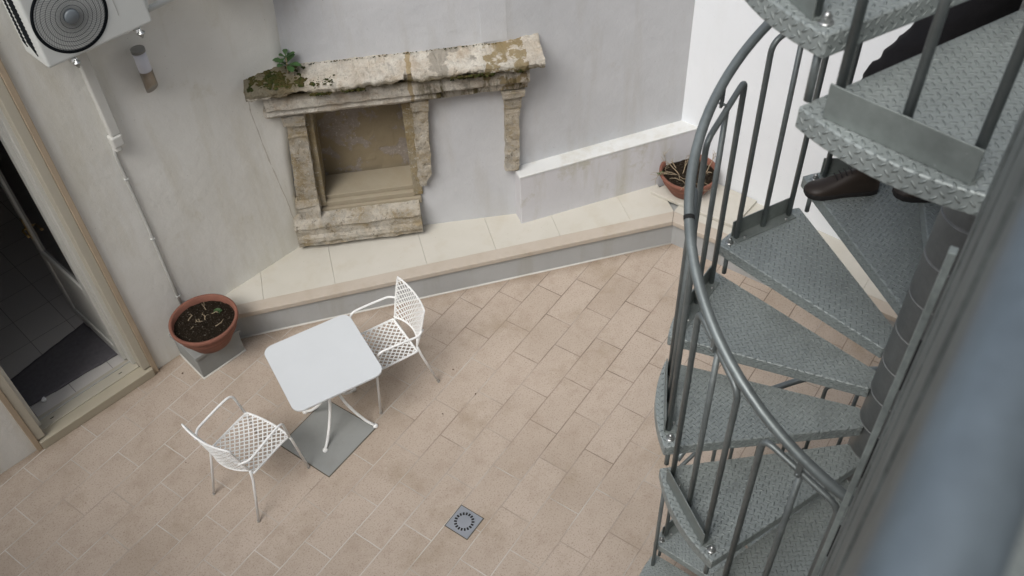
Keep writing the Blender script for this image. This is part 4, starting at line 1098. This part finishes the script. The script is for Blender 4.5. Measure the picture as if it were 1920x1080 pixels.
def person():
    base = Vector((3.15, .35, 3.533)); root = empty('person', tuple(base), 0, 'person in dark trousers, dark coat and brown leather shoes walking down the spiral staircase', 'person')
    b = lambda x, y, z: Vector((x, y, z)) - base
    # body (one continuous surface, clothed parts below are children that cover it)
    pel = b(3.22, .22, 4.40); ch = b(3.20, .25, 4.80); nk = b(3.18, .28, 5.02); hd = b(3.15, .34, 5.17)
    aL, kL, hL = b(3.135, .525, 3.45), b(3.045, .575, 3.90), b(3.155, .27, 4.33)
    aR, kR, hR = b(3.075, .18, 3.64), b(3.05, .39, 4.03), b(3.30, .21, 4.33)
    V = [pel, b(3.21, .23, 4.6), ch, b(3.19, .27, 4.95), nk, hd, b(3.14, .355, 5.26),
         hL, kL, aL, hR, kR, aR,
         b(3.03, .22, 4.92), b(2.99, .24, 4.65), b(3.0, .36, 4.45), b(2.995, .40, 4.37),
         b(3.37, .26, 4.92), b(3.42, .24, 4.65), b(3.38, .36, 4.47), b(3.37, .40, 4.39)]
    E = [(0, 1), (1, 2), (2, 3), (3, 4), (4, 5), (5, 6), (0, 7), (7, 8), (8, 9), (0, 10), (10, 11), (11, 12), (3, 13), (13, 14), (14, 15), (15, 16), (3, 17), (17, 18), (18, 19), (19, 20)]
    rr = [(.14, .11), (.13, .10), (.155, .11), (.10, .08), (.055, .055), (.085, .09), (.06, .07), .085, .058, .04, .085, .058, .04, .055, .042, .03, .035, .055, .042, .03, .035]
    skin_mesh('body', V, E, rr, M_['skin'], root)
    V = [pel, hL, kL, aL + (kL - aL) * .12, hR, kR, aR + (kR - aR) * .12]
    skin_mesh('trousers', V, [(0, 1), (1, 2), (2, 3), (0, 4), (4, 5), (5, 6)], [(.165, .135), .112, .088, .075, .112, .088, .075], M_['trouser'], root, sub=3)
    V = [b(3.21, .22, 4.33), b(3.21, .23, 4.6), ch, b(3.19, .27, 4.95), b(3.03, .22, 4.93), b(2.99, .24, 4.65), b(3.0, .36, 4.46), b(3.37, .26, 4.93), b(3.42, .24, 4.65), b(3.38, .36, 4.48)]
    skin_mesh('coat', V, [(0, 1), (1, 2), (2, 3), (3, 4), (4, 5), (5, 6), (3, 7), (7, 8), (8, 9)], [(.19, .15), (.165, .135), (.18, .14), (.10, .09), .078, .062, .052, .078, .062, .052], M_['coat'], root, sub=3)
    m = MB(); c = b(3.145, .335, 5.215)
    m.lathe([(0, .105), (.04, .098), (.075, .07), (.094, .03), (.097, -.02), (.085, -.06)], c, 20); rough(m, .008, 20, 3); m.build('hair', M_['hair'], root)
    # face details, facing roughly +y / -x
    m = MB(); f = Vector((-.35, .94, 0)); sdv = Vector((.94, .35, 0)); fc = b(3.15, .34, 5.17)
    for s in (-1, 1): m.lathe([(0, .008), (.008, .004), (.010, 0), (.006, -.006)], fc + f * .085 + sdv * .032 * s + Vector((0, 0, .02)), 8)
    m.build('eyes', M_['hair'], root)
    m = MB(); m.tube([fc + f * .085 + Vector((0, 0, .02)), fc + f * .112 + Vector((0, 0, -.015)), fc + f * .088 + Vector((0, 0, -.02))], [.008, .013, .010], 8); m.build('nose', M_['skin'], root)
    # shoes
    def shoe(toe, heel, z):
        d = (toe - heel); Ls = d.length; d.normalize(); sd_ = Vector((-d.y, d.x, 0))
        secs = [(0, .030, .075), (.03, .038, .10), (.09, .040, .115), (.14, .040, .095), (.19, .047, .066), (.235, .050, .052), (.265, .043, .044), (.285, .026, .032), (.292, .008, .022)]
        m = MB(); vs = []; nseg = 12; k = Ls / .292
        for x, wd, h in secs:
            for j in range(nseg):
                a = math.pi * j / (nseg - 1); yy = math.cos(a) * wd; zz = .012 + (h - .012) * math.sin(a) ** .7
                vs.append(heel + d * x * k + sd_ * yy + Vector((0, 0, z + zz)))
        m.add(vs, [(i * nseg + j, i * nseg + j + 1, (i + 1) * nseg + j + 1, (i + 1) * nseg + j) for i in range(len(secs) - 1) for j in range(nseg - 1)] + [tuple(range(nseg))], smooth=True)
        up = m.build('shoe', M_['shoe'], root)
        m = MB(); pl_ = [(heel + d * x * k + sd_ * (wd + .004)) for x, wd, h in secs] + [(heel + d * x * k - sd_ * (wd + .004)) for x, wd, h in secs[::-1]]
        m.prism([(p.x, p.y) for p in pl_], z, z + .022); m.build('sole', M_['sole'], up, .004)
        m = MB()
        for q in range(4):
            c_ = heel + d * (.125 + .018 * q) * k + Vector((0, 0, z + .108 - .009 * q)); m.tube([c_ - sd_ * .022, c_ + Vector((0, 0, .006)), c_ + sd_ * .022], .0025, 6)
        m.build('laces', M_['sole'], up)
    b2 = lambda x, y: Vector((x, y, 0)) - Vector((base.x, base.y, 0))
    shoe(b2(2.985, .725), b2(3.165, .495), 3.354 - base.z)
    shoe(b2(2.945, .395), b2(3.09, .135), 0.0)
person()
